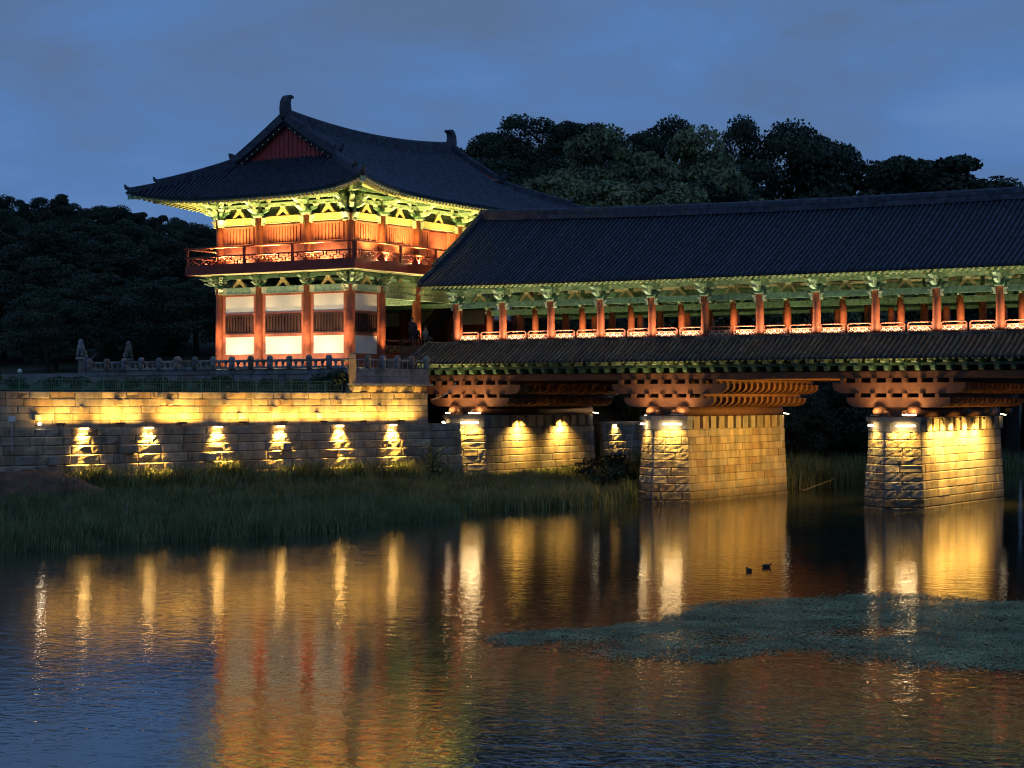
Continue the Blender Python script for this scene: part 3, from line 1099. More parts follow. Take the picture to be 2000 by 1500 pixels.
PWD = CS / 2 - 0.26
k = MB()
k.tube([(-PWD / 2, 0, .56), (-PWD / 2 + .10, 0, .66), (-PWD / 2 + .16, 0, .68), (PWD / 2 - .16, 0, .68), (PWD / 2 - .10, 0, .66), (PWD / 2, 0, .56)], .036, 6)
k.box(-PWD / 2, -PWD / 2 + .07, -.035, .035, .02, .58)
k.box(PWD / 2 - .07, PWD / 2, -.035, .035, .02, .58)
k.box(-PWD / 2, PWD / 2, -.03, .03, .44, .50)
k.box(-PWD / 2, PWD / 2, -.03, .03, .13, .18)
rail_m = k.mesh('railing', 'red_wood')
k = MB()
fret(k, PWD - .16, .18, .44, .014, .21)
fret_m = k.mesh('lattice', 'cream_paint')
brd_m = MB().box(-PWD / 2 + .05, PWD / 2 - .05, .05, .08, .01, .46).mesh('board', 'dark_red')
for i in range(NC - 1):
    for q in (-1, 1):
        p = (XC[i] + CS / 2 + q * CS / 4 * 0.92, 95.22, DECK + 0.06)
        r0 = place('railing', rail_m, BR, p)
        setp(place('lattice', fret_m, r0, (p[0], p[1] - .045, p[2])), kind='stuff')
        place('board', brd_m, r0, p)
# strip lights at the foot of each railing panel; one bay is out
lb = MB().box(-.5, .5, -.04, .04, 0, .05).mesh('floor_light', 'metal_dark')
for i in range(NC - 1):
    for q in (-1, 1):
        if i == 5 and q == -1:
            continue
        p = (XC[i] + CS / 2 + q * CS / 4 * 0.92, 94.84, DECK + 0.16)
        o = place('floor_light', lb, BR, (p[0], p[1] - .02, p[2]))
        lamp('AREA', o, (p[0], p[1] - .02, p[2] + .07), (0, 0.05, 1), 66, (1, 0.80, 0.48), 0.9, 0.05, spread=165)
# uplights between the inner rows
ul = MB().lathe((0, 0, 0), [(.09, 0), (.11, .05), (.08, .12)], 8).mesh('uplight', 'metal_dark')
for i in range(NC - 1):
    for y, en in ((97.9, 26), (104.0, 20)):
        p = (XC[i] + 0.55, y, DECK)
        o = place('uplight', ul, BR, p)
        lamp('SPOT', o, (p[0], p[1], p[2] + .15), (-0.10, 0.12, 1), en * 10, (1, 0.74, 0.36), 0.05, cone=120, blend=0.7)

# timber cantilever brackets on the piers
def arm(ln, z0, z1, rise):
    h = ln / 2
    e = [(-h, z1), (-h, z0 + rise * .75)]
    for q in range(1, 5):
        th = math.pi / 2 * q / 4
        e.append((-h + 0.75 * (1 - math.cos(th)), z0 + rise * .75 * (1 - math.sin(th))))
    f_ = [(-x, z) for x, z in reversed(e)]
    return e + f_


a_lo = MB().prism(arm(5.7, 5.34, 5.86, .5), 'y', -.14, .14).mesh('bracket_arm', 'brown_wood')
a_hi = MB().prism(arm(7.3, 6.08, 6.64, .5), 'y', -.14, .14).mesh('bracket_arm', 'brown_wood')
cb_lo = MB().box(-.11, .11, 93.95, 107.0, 5.86, 6.08).mesh('cross_timber', 'brown_wood', False, (0, 100, 6))
cb_hi = MB().box(-.11, .11, 93.85, 107.0, 6.64, 6.88).mesh('cross_timber', 'brown_wood', False, (0, 100, 6))
chock = MB().prism([(-.3, 0), (.22, 0), (.10, .28), (-.10, .34)], 'y', -.16, .16).mesh('chock', 'brown_wood')
logm = MB().tube([(0, 93.72, 0), (0, 106.9, 0)], .29, 16).mesh('roller_log', 'brown_wood', True, (0, 100, 0))
for pi, cx in enumerate(PIERX):
    for j in range(17):
        y = 94.25 + 0.765 * j
        place('bracket_arm', a_lo, BR, (cx, y, 0))
        place('bracket_arm', a_hi, BR, (cx, y, 0))
    for q in (-2.2, -1.32, -.44, .44, 1.32, 2.2):
        place('cross_timber', cb_lo, BR, (cx + q, 100, 6))
    for q in (-3.0, -2.15, -1.29, -.43, .43, 1.29, 2.15, 3.0):
        place('cross_timber', cb_hi, BR, (cx + q, 100, 6))
    for q in (-.93, .93):
        place('roller_log', logm, BR, (cx + q, 100, 5.10))
        place('chock', chock, BR, (cx + q * 0.52, 93.9, 4.85), (0, 0, 0 if q < 0 else math.pi))
    mb = MB()
    mb.box(cx - .6, cx + .6, 94.3, 106.6, 4.84, 5.32)
    mb.build('bearing_beam', 'dark_brown', BR)

# added fill floods under the deck, put in to brighten the last pier's side
for y in (96.0, 99.5, 103.0):
    c = Vector((-33.1, y, 5.12))
    mb = MB()
    mb.box(c.x - .14, c.x + .14, c.y - .2, c.y + .2, c.z - .08, c.z + .16)
    fx = place('flood_or_fill', mb.mesh('flood_or_fill', 'metal_dark', False, c), BR, c)
    lamp('AREA', fx, c + Vector((-.02, 0, -.12)), Vector((-1, 0, -1.5)), 150, (1, 0.62, 0.14), .4, .16, spread=120, along=(0, 1, 0))

# ---------------------------------------------------------------- two-storey gatehouse
GX, GY = -75.47, 100.87
HX, HY = 5.22, 9.37
GH = empty('gatehouse', (GX, GY, 7.4), 'two storey red and green timber gatehouse with a sweeping hip-and-gable tiled roof', 'gatehouse')
GXC = [-5.22, -1.93, 1.93, 5.22]
GYC = [-9.37, -6.18, -2.38, 2.38, 6.18, 9.37]


def gp(x, y, z):
    return (GX + x, GY + y, z)


# podium
mb = MB()
mb.box(GX - 6.6, GX + 6.4, GY - 10.8, GY + 10.8, 7.3, 7.72)
mb.build('podium', 'granite_grey', GH)
mb = MB()
mb.box(GX - 5.0, GX + 6.5, GY - 6.0, GY + 6.0, 7.7, 8.32)
mb.build('passage_floor', 'pavement', GH)

cl = MB().lathe((0, 0, 0), [(.30, 0), (.30, .5), (.285, 2.5), (.26, 5.2)], 16).mesh('column', 'column_red', True)
cu = MB().lathe((0, 0, 0), [(.255, 0), (.255, 1.5), (.24, 3.15)], 16).mesh('column', 'column_red', True)
for i, x in enumerate(GXC):
    for j, y in enumerate(GYC):
        edge = i in (0, 3) or j in (0, 5)
        if edge or (j in (1, 4)) or (j in (2, 3)):
            place('column', cl, GH, gp(x, y, 7.70))
        if edge:
            place('column', cu, GH, gp(x, y, 14.15))


def face_box(mb_, fc, a0, a1, o0, o1, z0, z1, m=0):
    """box on a face: a along the wall, o outward from the column line"""
    if fc == 'front':
        mb_.box(GX + a0, GX + a1, GY - HY - o1, GY - HY - o0, z0, z1, m)
    elif fc == 'right':
        mb_.box(GX + HX + o0, GX + HX + o1, GY + a0, GY + a1, z0, z1, m)
    elif fc == 'back':
        mb_.box(GX + a0, GX + a1, GY + HY + o0, GY + HY + o1, z0, z1, m)
    else:
        mb_.box(GX - HX - o1, GX - HX - o0, GY + a0, GY + a1, z0, z1, m)


def barred_window(fc, a0, a1, z0, z1, o, nb, barm, fr=0.09):
    mb_ = MB()
    face_box(mb_, fc, a0 - fr, a1 + fr, o - .06, o + .05, z1, z1 + fr)
    face_box(mb_, fc, a0 - fr, a1 + fr, o - .06, o + .05, z0 - fr, z0)
    face_box(mb_, fc, a0 - fr, a0, o - .06, o + .05, z0, z1)
    face_box(mb_, fc, a1, a1 + fr, o - .06, o + .05, z0, z1)
    wn = mb_.build('window', barm, GH)
    mb_ = MB()
    face_box(mb_, fc, a0, a1, o - .13, o - .09, z0, z1)
    mb_.build('opening', 'dark_inside' if barm == 'bar_wood' else 'dark_red', wn)
    mb_ = MB()
    for q in range(nb):
        c_ = a0 + (a1 - a0) * (q + .5) / nb
        bw = (a1 - a0) / nb * .34
        face_box(mb_, fc, c_ - bw, c_ + bw, o - .09, o - .01, z0, z1)
    setp(mb_.build('bars', barm, wn), kind='stuff')


def bays(fc):
    return [(GXC[i], GXC[i + 1]) for i in range(3)] if fc in ('front', 'back') else [(GYC[i], GYC[i + 1]) for i in range(5)]


frog2 = MB()
frog2.prism([(-.56, 0), (-.36, 0), (0, .30), (.36, 0), (.56, 0), (.50, .08), (.16, .50), (.12, .60), (-.12, .60), (-.16, .50), (-.50, .08)], 'y', -.07, .07, 0)
frog2.box(-.17, .17, -.11, .11, .52, .62, 1)
frog2m = frog2.mesh('strut', ['ochre_paint', 'green_pale'])
FACE = {'front': (0, lambda a, o: (a, -HY - o)), 'right': (math.pi / 2, lambda a, o: (HX + o, a)), 'back': (math.pi, lambda a, o: (a, HY + o)), 'left': (-math.pi / 2, lambda a, o: (-HX - o, a))}
for fc in ('front', 'right', 'back', 'left'):
    rz, at = FACE[fc]
    for bi, (a0, a1) in enumerate(bays(fc)):
        am = (a0 + a1) / 2
        wd = a1 - a0
        solid = fc in ('front', 'back') or bi in (0, 4)
        # lintels of both storeys: pale ends, ochre painted middle
        for z0, z1, mid in ((12.46, 12.86, 'green_light'), (16.84, 17.25, 'ochre_paint')):
            mb = MB()
            face_box(mb, fc, a0 + .2, a0 + .62, -.10, .12, z0, z1, 0)
            face_box(mb, fc, a1 - .62, a1 - .2, -.10, .12, z0, z1, 0)
            face_box(mb, fc, a0 + .62, a1 - .62, -.10, .115, z0, z1, 1)
            face_box(mb, fc, a0 + .2, a1 - .2, -.11, .13, z0 - .03, z0, 2)
            mb.build('lintel', ['green_pale', mid, 'green_light'], GH)
        # upper storey wall and window
        mb = MB()
        face_box(mb, fc, a0 + .1, a1 - .1, -.16, -.14, 14.15, 16.86)
        face_box(mb, fc, a0 + .2, a1 - .2, -.14, -.02, 14.15, 15.50)
        face_box(mb, fc, a0 + .2, a1 - .2, -.14, -.02, 16.72, 16.85)
        w2 = wd * 0.325
        if fc == 'right' and bi == 2:
            w2 = wd * 0.40
        face_box(mb, fc, a0 + .2, am - w2 - .1, -.14, -.02, 15.50, 16.72)
        face_box(mb, fc, am + w2 + .1, a1 - .2, -.14, -.02, 15.50, 16.72)
        mb.build('wall_panel', 'red_wood', GH)
        if fc == 'right' and bi == 2:
            barred_window(fc, am - w2, am - w2 + .75, 14.9, 16.62, 0.0, 4, 'red_wood')
            barred_window(fc, am + w2 - .75, am + w2, 14.9, 16.62, 0.0, 4, 'red_wood')
            mb = MB()
            face_box(mb, fc, am - w2 + .9, am + w2 - .9, -.10, .03, 14.3, 16.66)
            mb.build('door', 'dark_red', GH)
        else:
            barred_window(fc, am - w2, am + w2, 15.60, 16.62, 0.0, 11 if wd > 3.5 else 8, 'red_wood')
        # frieze over the upper lintel
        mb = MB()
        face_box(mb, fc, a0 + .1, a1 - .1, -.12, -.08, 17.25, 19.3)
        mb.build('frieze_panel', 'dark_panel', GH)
        for z0, z1, o1, mm in ((17.87, 18.10, .10, 'green_light'), (18.24, 18.45, .14, 'green_light'), (18.60, 18.80, .20, 'green_paint')):
            mb = MB()
            face_box(mb, fc, a0, a1, -.07, o1, z0, z1)
            mb.build('frieze_beam', mm, GH)
        x_, y_ = at(am, 0.02)
        place('strut', frog2m, GH, gp(x_, y_, 17.25), (0, 0, rz))
        place('strut', frog2m, GH, gp(x_, y_, 12.86), (0, 0, rz), (1, 1, .9))
        mb = MB()
        face_box(mb, fc, a0, a1, -.08, .10, 13.40, 13.62)
        mb.build('frieze_beam', 'green_paint', GH)
        # lower storey: plaster, barred window, plaster
        if solid:
            mb = MB()
            face_box(mb, fc, a0 + .1, a1 - .1, -.16, -.13, 7.75, 12.46)
            for q0, q1 in ((7.75, 8.60), (9.72, 9.90), (11.10, 11.24), (12.30, 12.44)):
                face_box(mb, fc, a0 + .2, a1 - .2, -.13, .06, q0, q1)
            for q0, q1 in ((a0 + .2, a0 + .46), (a1 - .46, a1 - .2)):
                face_box(mb, fc, q0, q1, -.13, .05, 8.6, 12.3)
            mb.build('wall_frame', 'red_wood', GH)
            for q0, q1 in ((8.60, 9.72), (11.24, 12.30)):
                mb = MB()
                face_box(mb, fc, a0 + .46, a1 - .46, -.13, .0, q0, q1)
                mb.build('plaster_panel', 'plaster', GH)
            barred_window(fc, a0 + .60, a1 - .60, 10.0, 11.02, .04, 11 if wd > 3.5 else 9, 'bar_wood')
    # brackets of both storeys
    cols = GXC if fc in ('front', 'back') else GYC
    for a in cols:
        if abs(abs(a) - (HX if fc in ('front', 'back') else HY)) < .01 and fc in ('back', 'left'):
            continue
        x_, y_ = at(a, 0)
        key = 'bracket_big'
        if key not in ORG:
            ORG[key] = bracket_mesh(1.32)
            ORG['bracket_low'] = bracket_mesh(0.90)
        place('bracket', ORG[key], GH, gp(x_, y_, 17.25), (0, 0, rz))
        place('bracket', ORG['bracket_low'], GH, gp(x_, y_, 12.84), (0, 0, rz))
for sx, sy, rz in ((1, -1, math.pi / 4), (-1, -1, -math.pi / 4)):
    place('bracket', ORG['bracket_big'], GH, gp(sx * HX, sy * HY, 17.25), (0, 0, rz))
    place('bracket', ORG['bracket_low'], GH, gp(sx * HX, sy * HY, 12.84), (0, 0, rz), (1.2, 1.35, 1))

# ceilings and inner walls seen through the open passage
mb = MB()
mb.box(GX - 5.1, GX + 5.1, GY - 9.2, GY + 9.2, 13.55, 13.66)
mb.build('ceiling', 'green_paint', GH)
for y in GYC[1:5]:
    mb = MB()
    mb.box(GX - 5.1, GX + 5.6, GY + y - .13, GY + y + .13, 12.5, 12.85)
    mb.box(GX - 5.1, GX + 5.4, GY + y - .11, GY + y + .11, 11.85, 12.15)
    mb.build('tie_beam', 'green_light', GH)
for x in GXC[1:]:
    mb = MB()
    mb.box(GX + x - .12, GX + x + .12, GY - 6.1, GY + 6.1, 12.88, 13.2)
    mb.box(GX + x - .10, GX + x + .10, GY - 6.1, GY + 6.1, 12.10, 12.4)
    mb.build('tie_beam', 'green_light', GH)
for y in (GYC[1] - .12, GYC[4] + .12):
    mb = MB()
    mb.box(GX - 5.1, GX + 5.1, GY + y - .05, GY + y + .05, 8.3, 12.5)
    mb.build('inner_wall', 'dark_red', GH)
    s_ = 1 if y < 0 else -1
    for i in range(3):
        mb = MB()
        mb.box(GX + GXC[i] + .5, GX + GXC[i + 1] - .5, GY + y + s_ * .05, GY + y + s_ * .09, 10.9, 12.2)
        mb.build('plaster_panel', 'plaster', GH)
mb = MB()
mb.box(GX - 5.3, GX - 5.2, GY - 6.1, GY + 6.1, 8.3, 12.4)
mb.build('inner_wall', 'dark_inside', GH)
for y0, y1 in ((-5.6, -4.4), (-3.9, -2.9)):
    mb = MB()
    mb.box(GX - 5.19, GX - 5.15, GY + y0, GY + y1, 10.6, 11.9)
    mb.build('plaster_panel', 'plaster', GH)
# stair flight to the upper floor
mb = MB()
mb.bar((-75.2, 104.4, 8.9), (-70.4, 104.4, 13.4), 1.5, .5)
mb.build('stair_flight', 'dark_inside', GH)
# low railing of the second bay facing the bridge
for z0, z1, mm in ((9.42, 9.52, 'red_wood'), (9.10, 9.16, 'red_wood'), (8.72, 8.78, 'red_wood'), (7.75, 8.66, 'red_wood')):
    mb = MB()
    face_box(mb, 'right', GYC[1] + .25, GYC[2] - .25, -.06, .04, z0, z1)
    mb.build('rail', mm, GH)
mb = MB()
fret(mb, 3.2, 8.78, 9.10, .025, .42)
o = place('lattice', mb.mesh('lattice', 'ochre_paint'), GH, gp(HX + .0, (GYC[1] + GYC[2]) / 2, 0), (0, 0, math.pi / 2))
setp(o, kind='stuff')

# balcony round the upper storey
OB = 1.5
bx, by = HX + OB, HY + OB
mb = MB()
mb.box(GX - bx, GX + bx, GY - by, GY + by, 14.00, 14.18)
mb.build('balcony_floor', 'dark_red', GH)
for nm, a in (('x', (-1, 1)), ('y', (-1, 1))):
    for q in a:
        mb = MB()
        if nm == 'x':
            mb.box(GX - bx - .08, GX + bx + .08, GY + q * by - .07 * (1 if q > 0 else 1), GY + q * by + .07, 13.66, 14.24)
        else:
            mb.box(GX + q * bx - .07, GX + q * bx + .07, GY - by + .08, GY + by - .08, 13.66, 14.24)
        mb.build('balcony_fascia', 'dark_red', GH)
mb = MB()
mb.box(GX - bx + .1, GX + bx - .1, GY - by + .1, GY + by - .1, 13.68, 13.78)
mb.build('balcony_soffit', 'green_pale', GH)


def rail_run(p, q, posts, rzs):
    """balcony railing: posts, two rails, key-pattern lattice"""
    p, q = Vector(p), Vector(q)
    d = (q - p).normalized()
    ln = (q - p).length
    mb_ = MB()
    up_ = Vector((0, 0, 1))
    mb_.tube([p + up_ * 1.13 - d * .18, q + up_ * 1.13 + d * .18], .055, 7)
    mb_.bar(p + up_ * .58 - d * .15, q + up_ * .58 + d * .15, .10, .09)
    mb_.bar(p + up_ * .045, q + up_ * .045, .09, .07)
    rl = mb_.build('railing', 'dark_red', GH)
    prev = None
    for k_ in posts:
        c_ = p + d * k_
        mb_ = MB()
        mb_.bar(c_, c_ + up_ * .92, .13, .13)
        mb_.prism([(-.07, .9), (.07, .9), (.10, 1.08), (-.10, 1.08)], 'y', -.05, .05)
        mb_.v[-8:] = [tuple(c_ + Vector((x * d.x + y * d.y, x * d.y + y * d.x, z))) for x, y, z in mb_.v[-8:]]
        mb_.build('rail_post', 'dark_red', rl)
        if prev is not None:
            mid = p + d * ((prev + k_) / 2)
            kk = MB()
            fret(kk, k_ - prev - .16, .08, .54, .026, .50)
            o_ = place('lattice', kk.mesh('lattice', 'dark_red', False, (0, 0, 0)), rl, mid, (0, 0, rzs))
            setp(o_, kind='stuff')
        prev = k_
    return rl


ZB = 14.20
px_ = [0.08] + [c_ + bx for c_ in GXC[1:3]] + [2 * bx - .08]
py_ = [0.08] + [c_ + by for c_ in GYC[1:5]] + [2 * by - .08]
rail_run(gp(-bx, -by, ZB), gp(bx, -by, ZB), px_, 0)
rail_run(gp(bx, -by, ZB), gp(bx, by, ZB), py_, math.pi / 2)
rail_run(gp(-bx, -by, ZB), gp(-bx, by, ZB), py_, math.pi / 2)

# ---- the great roof
XE, YE, YG, XG = 9.48, 13.62, 9.25, 3.95


def xe(y):
    return 8.50 + .98 * (abs(y) / YE) ** 4


def ye(x):
    return 12.64 + .98 * (abs(x) / XE) ** 4


def zem(y):
    return 18.20 + .66 * (abs(y) / YE) ** 3


def zee(x):
    return 18.20 + .66 * (abs(x) / XE) ** 3


def hip(k_):
    return (XG + (XE - XG) * k_, YG + (YE - YG) * k_, 20.72 - 2.55 * k_ + .69 * k_ * k_)


def main_line(y, sx, n=10):
    r_ = []
    if abs(y) <= YG:
        zt = 22.80 + .55 * (abs(y) / YG) ** 2
        for i in range(n + 1):
            u = 1 - i / n
            r_.append((sx * xe(y) * u, y, zt + (zem(y) - zt) * (1.2 * u - .2 * u * u)))
    else:
        k_ = min(1, (abs(y) - YG) / (YE - YG))
        hx_, _, hz_ = hip(k_)
        for i in range(n + 1):
            u = 1 - i / n
            r_.append((sx * (hx_ + (xe(y) - hx_) * u), y, hz_ + (zem(y) - hz_) * (1.1 * u - .1 * u * u)))
    return [gp(*p) for p in r_]


def end_line(x, sy, n=8):
    if abs(x) <= XG:
        yt, zt = YG - .45, 20.98
    else:
        k_ = min(1, (abs(x) - XG) / (XE - XG))
        _, yt, zt = hip(k_)
    r_ = []
    for i in range(n + 1):
        u = 1 - i / n
        r_.append((x, sy * (yt + (ye(x) - yt) * u), zt + (zee(x) - zt) * (1.12 * u - .12 * u * u)))
    return [gp(*p) for p in r_]


def row_tube(mb_, pts, side, r_=.088):
    vv, ff = [], []
    for i, p in enumerate(pts):
        p = Vector(p)
        d = (Vector(pts[min(i + 1, len(pts) - 1)]) - Vector(pts[max(i - 1, 0)])).normalized()
        a = Vector(side)
        n_ = a.cross(d).normalized()
        if n_.z < 0:
            n_ = -n_
        for j in range(5):
            th = math.pi * j / 4
            vv.append(p + a * (r_ * math.cos(th)) + n_ * (r_ * 1.1 * math.sin(th) + .01))
    for i in range(len(pts) - 1):
        for j in range(4):
            ff.append((i * 5 + j, i * 5 + j + 1, (i + 1) * 5 + j + 1, (i + 1) * 5 + j))
    k_ = len(vv)
    p = Vector(pts[0])
    for j in range(8):
        th = math.pi * 2 * j / 8
        vv.append(p + Vector(side) * (r_ * 1.1 * math.cos(th)) + Vector((0, 0, r_ * 1.1 * math.sin(th) + .02)))
    ff.append(tuple(range(k_, k_ + 8)))
    mb_.add(vv, ff)


GR = empty('roof', gp(0, 0, 18.2))
GR.parent = GH
GR.location = Vector(gp(0, 0, 18.2)) - ORG[GH.name]
yl = [-YE + 2 * YE * i / 60 for i in range(61)]
xl = [-XE + 2 * XE * i / 44 for i in range(45)]
for sx in (1, -1):
    mb = MB()
    mb.sheet([main_line(y, sx) for y in yl])
    mb.build('roof_slope', 'tile_bed', GR)
    mb = MB()
    y = -13.45
    while y < 13.46:
        row_tube(mb, main_line(y, sx, 12), (0, 1, 0))
        y += .31
    setp(mb.build('tile_rows', 'tile', GR), kind='stuff')
for sy in (-1, 1):
    mb = MB()
    mb.sheet([end_line(x, sy) for x in xl])
    mb.build('roof_slope', 'tile_bed', GR)
    mb = MB()
    x = -9.3
    while x < 9.31:
        row_tube(mb, end_line(x, sy, 10), (1, 0, 0))
        x += .31
    setp(mb.build('tile_rows', 'tile', GR), kind='stuff')


def ridge_run(mb_, pts, wd, ht, cap=.12):
    pts = [Vector(p) for p in pts]
    for a, b2 in zip(pts[:-1], pts[1:]):
        e = (b2 - a).normalized() * .03
        mb_.bar(a + Vector((0, 0, ht / 2 - .08)), b2 + e + Vector((0, 0, ht / 2 - .08)), wd, ht)
    mb_.tube([p + Vector((0, 0, ht - .06)) for p in pts], cap, 8)


mb = MB()
ridge_run(mb, [gp(0, -9.35 + 18.7 * i / 16, 22.80 + .55 * ((-9.35 + 18.7 * i / 16) / YG) ** 2) for i in range(17)], .46, .62)
mb.build('main_ridge', 'tile', GR)
chi = [(.42, 0), (-.30, 0), (-.36, .55), (-.30, 1.0), (-.10, 1.36), (.16, 1.50), (.46, 1.46), (.52, 1.36), (.44, 1.28), (.26, 1.22), (.20, .95), (.28, .5)]
for sy in (-1, 1):
    mb = MB()
    mb.prism([(GY + sy * (9.15 - y_), 23.42 + z_ * .96) for y_, z_ in chi], 'x', GX - .24, GX + .24)
    mb.build('ridge_ornament', 'tile', GR)
for sy in (-1, 1):
    for sx in (-1, 1):
        # verge ridge down the gable edge
        pts = [main_line(sy * (YG - .03), sx, 20)[i] for i in (20, 17, 14, 12, 11)]
        mb = MB()
        ridge_run(mb, pts, .42, .50, .11)
        mb.build('verge_ridge', 'tile', GR)
        e = Vector(pts[-1])
        mb = MB()
        mb.prism([(0, 0), (.34, -.05), (.55, .28), (.62, .62), (.46, .60), (.34, .42), (0, .48)], 'y', -.16, .16)
        mb.v = [tuple(e + Vector((sx * x_, y_, z_ - .02))) for x_, y_, z_ in mb.v]
        mb.build('ridge_end_tile', 'tile', GR)
        # hip ridges in two steps with upturned ends
        h1 = [gp(sx * hip(k_)[0], sy * hip(k_)[1], hip(k_)[2]) for k_ in (0.0, .15, .3, .45, .58, .70)]
        h2 = [gp(sx * hip(k_)[0], sy * hip(k_)[1], hip(k_)[2]) for k_ in (.68, .78, .88, .955)]
        mb = MB()
        ridge_run(mb, h1, .38, .44, .10)
        ridge_run(mb, h2, .34, .26, .09)
        for hh, hz_ in ((h1, .42), (h2, .26)):
            e = Vector(hh[-1])
            d = (Vector(hh[-1]) - Vector(hh[-2])).normalized()
            mb.tube([e + Vector((0, 0, hz_ - .10)), e + d * .22 + Vector((0, 0, hz_ + .06)), e + d * .30 + Vector((0, 0, hz_ + .26))], [.14, .12, .05], 7)
        mb.build('hip_ridge', 'tile', GR)
    # gable: boards, bargeboards, studs
    yw = sy * (YG - .30)
    mb = MB()
    mb.add([gp(-4.35, yw, 20.85), gp(4.35, yw, 20.85), gp(0, yw, 23.1)], [(0, 1, 2)])
    mb.build('gable_wall', 'gable_red', GR)
    mb = MB()
    for i in range(23):
        x = -3.9 + 7.8 * i / 22
        top = 23.0 - abs(x) * .535
        if top > 21.0:
            mb.box(GX + x - .05, GX + x + .05, GY + yw - .06 if sy < 0 else GY + yw, GY + yw if sy < 0 else GY + yw + .06, 20.9, top - .15)
    setp(mb.build('gable_battens', 'gable_red', GR), kind='stuff')
    mb = MB()
    for sx in (-1, 1):
        ln = main_line(sy * (YG - .03), sx, 20)
        a = [Vector(p) for p in ln[8:21]]
        off = Vector((0, sy * .06, 0))
        mb.sheet([[p + off + Vector((0, 0, -.46)), p + off + Vector((0, 0, .1))] for p in a])
    mb.build('bargeboard', 'tile_bed', GR)
    mb = MB()
    for sx in (-1, 1):
        ln = main_line(sy * (YG - .03), sx, 40)
        for i in range(18, 40, 2):
            p = Vector(ln[i]) + Vector((0, sy * .09, -.36))
            mb.lathe(p - Vector((0, 0, .045)), [(.03, 0), (.055, .045), (.03, .09)], 6)
    setp(mb.build('studs', 'rafter_end', GR), kind='stuff')
    mb = MB()
    mb.tube([gp(-4.2, sy * (YG - .42), 21.02), gp(0, sy * (YG - .42), 20.98), gp(4.2, sy * (YG - .42), 21.02)], .07, 6)
    mb.build('gable_sill', 'granite_grey', GR)

# eaves: soffit, fascia, two layers of rafters
def eave_pts():
    res = []
    for sx in (1, -1):
        n_ = 74
        for i in range(n_ + 1):
            y = -YE + .15 + (2 * YE - .3) * i / n_
            res.append((sx * xe(y), y, zem(y), sx * HX, max(-HY, min(HY, y * .93)), 'm', sx))
    for sy in (-1, 1):
        n_ = 50
        for i in range(n_ + 1):
            x = -XE + .15 + (2 * XE - .3) * i / n_
            res.append((x, sy * ye(x), zee(x), max(-HX, min(HX, x * .93)), sy * HY, 'e', sy))
    return res


EV = eave_pts()
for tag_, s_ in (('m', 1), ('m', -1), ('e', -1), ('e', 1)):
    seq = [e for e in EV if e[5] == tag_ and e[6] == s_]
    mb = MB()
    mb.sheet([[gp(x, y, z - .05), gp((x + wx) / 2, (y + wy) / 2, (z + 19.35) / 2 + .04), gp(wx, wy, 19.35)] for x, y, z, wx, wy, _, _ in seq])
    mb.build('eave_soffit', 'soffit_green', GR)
    mb = MB()
    g1 = []
    for x, y, z, wx, wy, _, _ in seq:
        d = Vector((wx - x, wy - y, 0)).normalized() * .05
        g1.append([gp(x + d.x, y + d.y, z - .13), gp(x + d.x, y + d.y, z + .0)])
    mb.sheet(g1)
    mb.build('eave_board', 'green_paint', GR)
    m1, m2 = MB(), MB()
    for x, y, z, wx, wy, _, _ in seq:
        E = Vector((x, y, 0))
        W = Vector((wx, wy, 0))
        d = (W - E).normalized()
        p0, p1 = E + d * .10, E + d * 1.55
        k_ = len(m1.f)
        m1.bar(gp(p0.x, p0.y, z - .20), gp(p1.x, p1.y, z + .22), .15, .15)
        m1.mi[k_] = 1
        p0, p1 = E + d * 1.0, W
        k_ = len(m2.f)
        m2.tube([gp(p0.x, p0.y, z - .14), gp(p1.x, p1.y, 19.12)], .10, 7)
        m2.mi[-2] = 1
    setp(m1.build('flying_rafters', ['rafter_green', 'rafter_end'], GR), kind='stuff')
    setp(m2.build('round_rafters', ['rafter_green', 'rafter_end'], GR), kind='stuff')
for sx in (-1, 1):
    for sy in (-1, 1):
        mb = MB()
        mb.bar(gp(sx * (XE - .15), sy * (YE - .15), 18.62), gp(sx * HX, sy * HY, 18.95), .30, .34)
        mb.bar(gp(sx * (XE - 1.3), sy * (YE - 1.3), 18.36), gp(sx * HX, sy * HY, 18.62), .30, .30)
        mb.build('hip_rafter', 'green_light', GR)

# lighting fixtures of the gatehouse
upl = MB().box(-.55, .55, -.06, .06, 0, .07).mesh('uplight', 'metal_dark')
for fc in ('front', 'right', 'left'):
    rz, at = FACE[fc]
    for bi, (a0, a1) in enumerate(bays(fc)):
        if fc == 'left' and bi > 0:
            continue
        x_, y_ = at((a0 + a1) / 2, 1.28)
        n_ = Vector(at(0, 1)).xy - Vector(at(0, 0)).xy
        o = place('uplight', upl, GH, gp(x_, y_, 14.19), (0, 0, rz))
        en = 680 if not (fc == 'right' and bi > 2) else 380
        lamp('AREA', o, gp(x_, y_, 14.30), (.12 * n_.x, .12 * n_.y, 1), en, (1, 0.68, 0.20), 1.3, .10, spread=105, along=(1, 0, 0) if fc == 'front' else (0, 1, 0))
        # low strip that washes the foot of the wall
        x_, y_ = at((a0 + a1) / 2, .45)
        lamp('AREA', o, gp(x_, y_, 14.24), (-.5 * n_.x, -.5 * n_.y, 1), 78 if not (fc == 'right' and bi > 1) else 40, (1, 0.66, 0.30), 1.6, .06, spread=160, along=(1, 0, 0) if fc == 'front' else (0, 1, 0))
upr = MB().lathe((0, 0, 0), [(.10, 0), (.12, .05), (.09, .14)], 8).mesh('uplight', 'metal_dark')
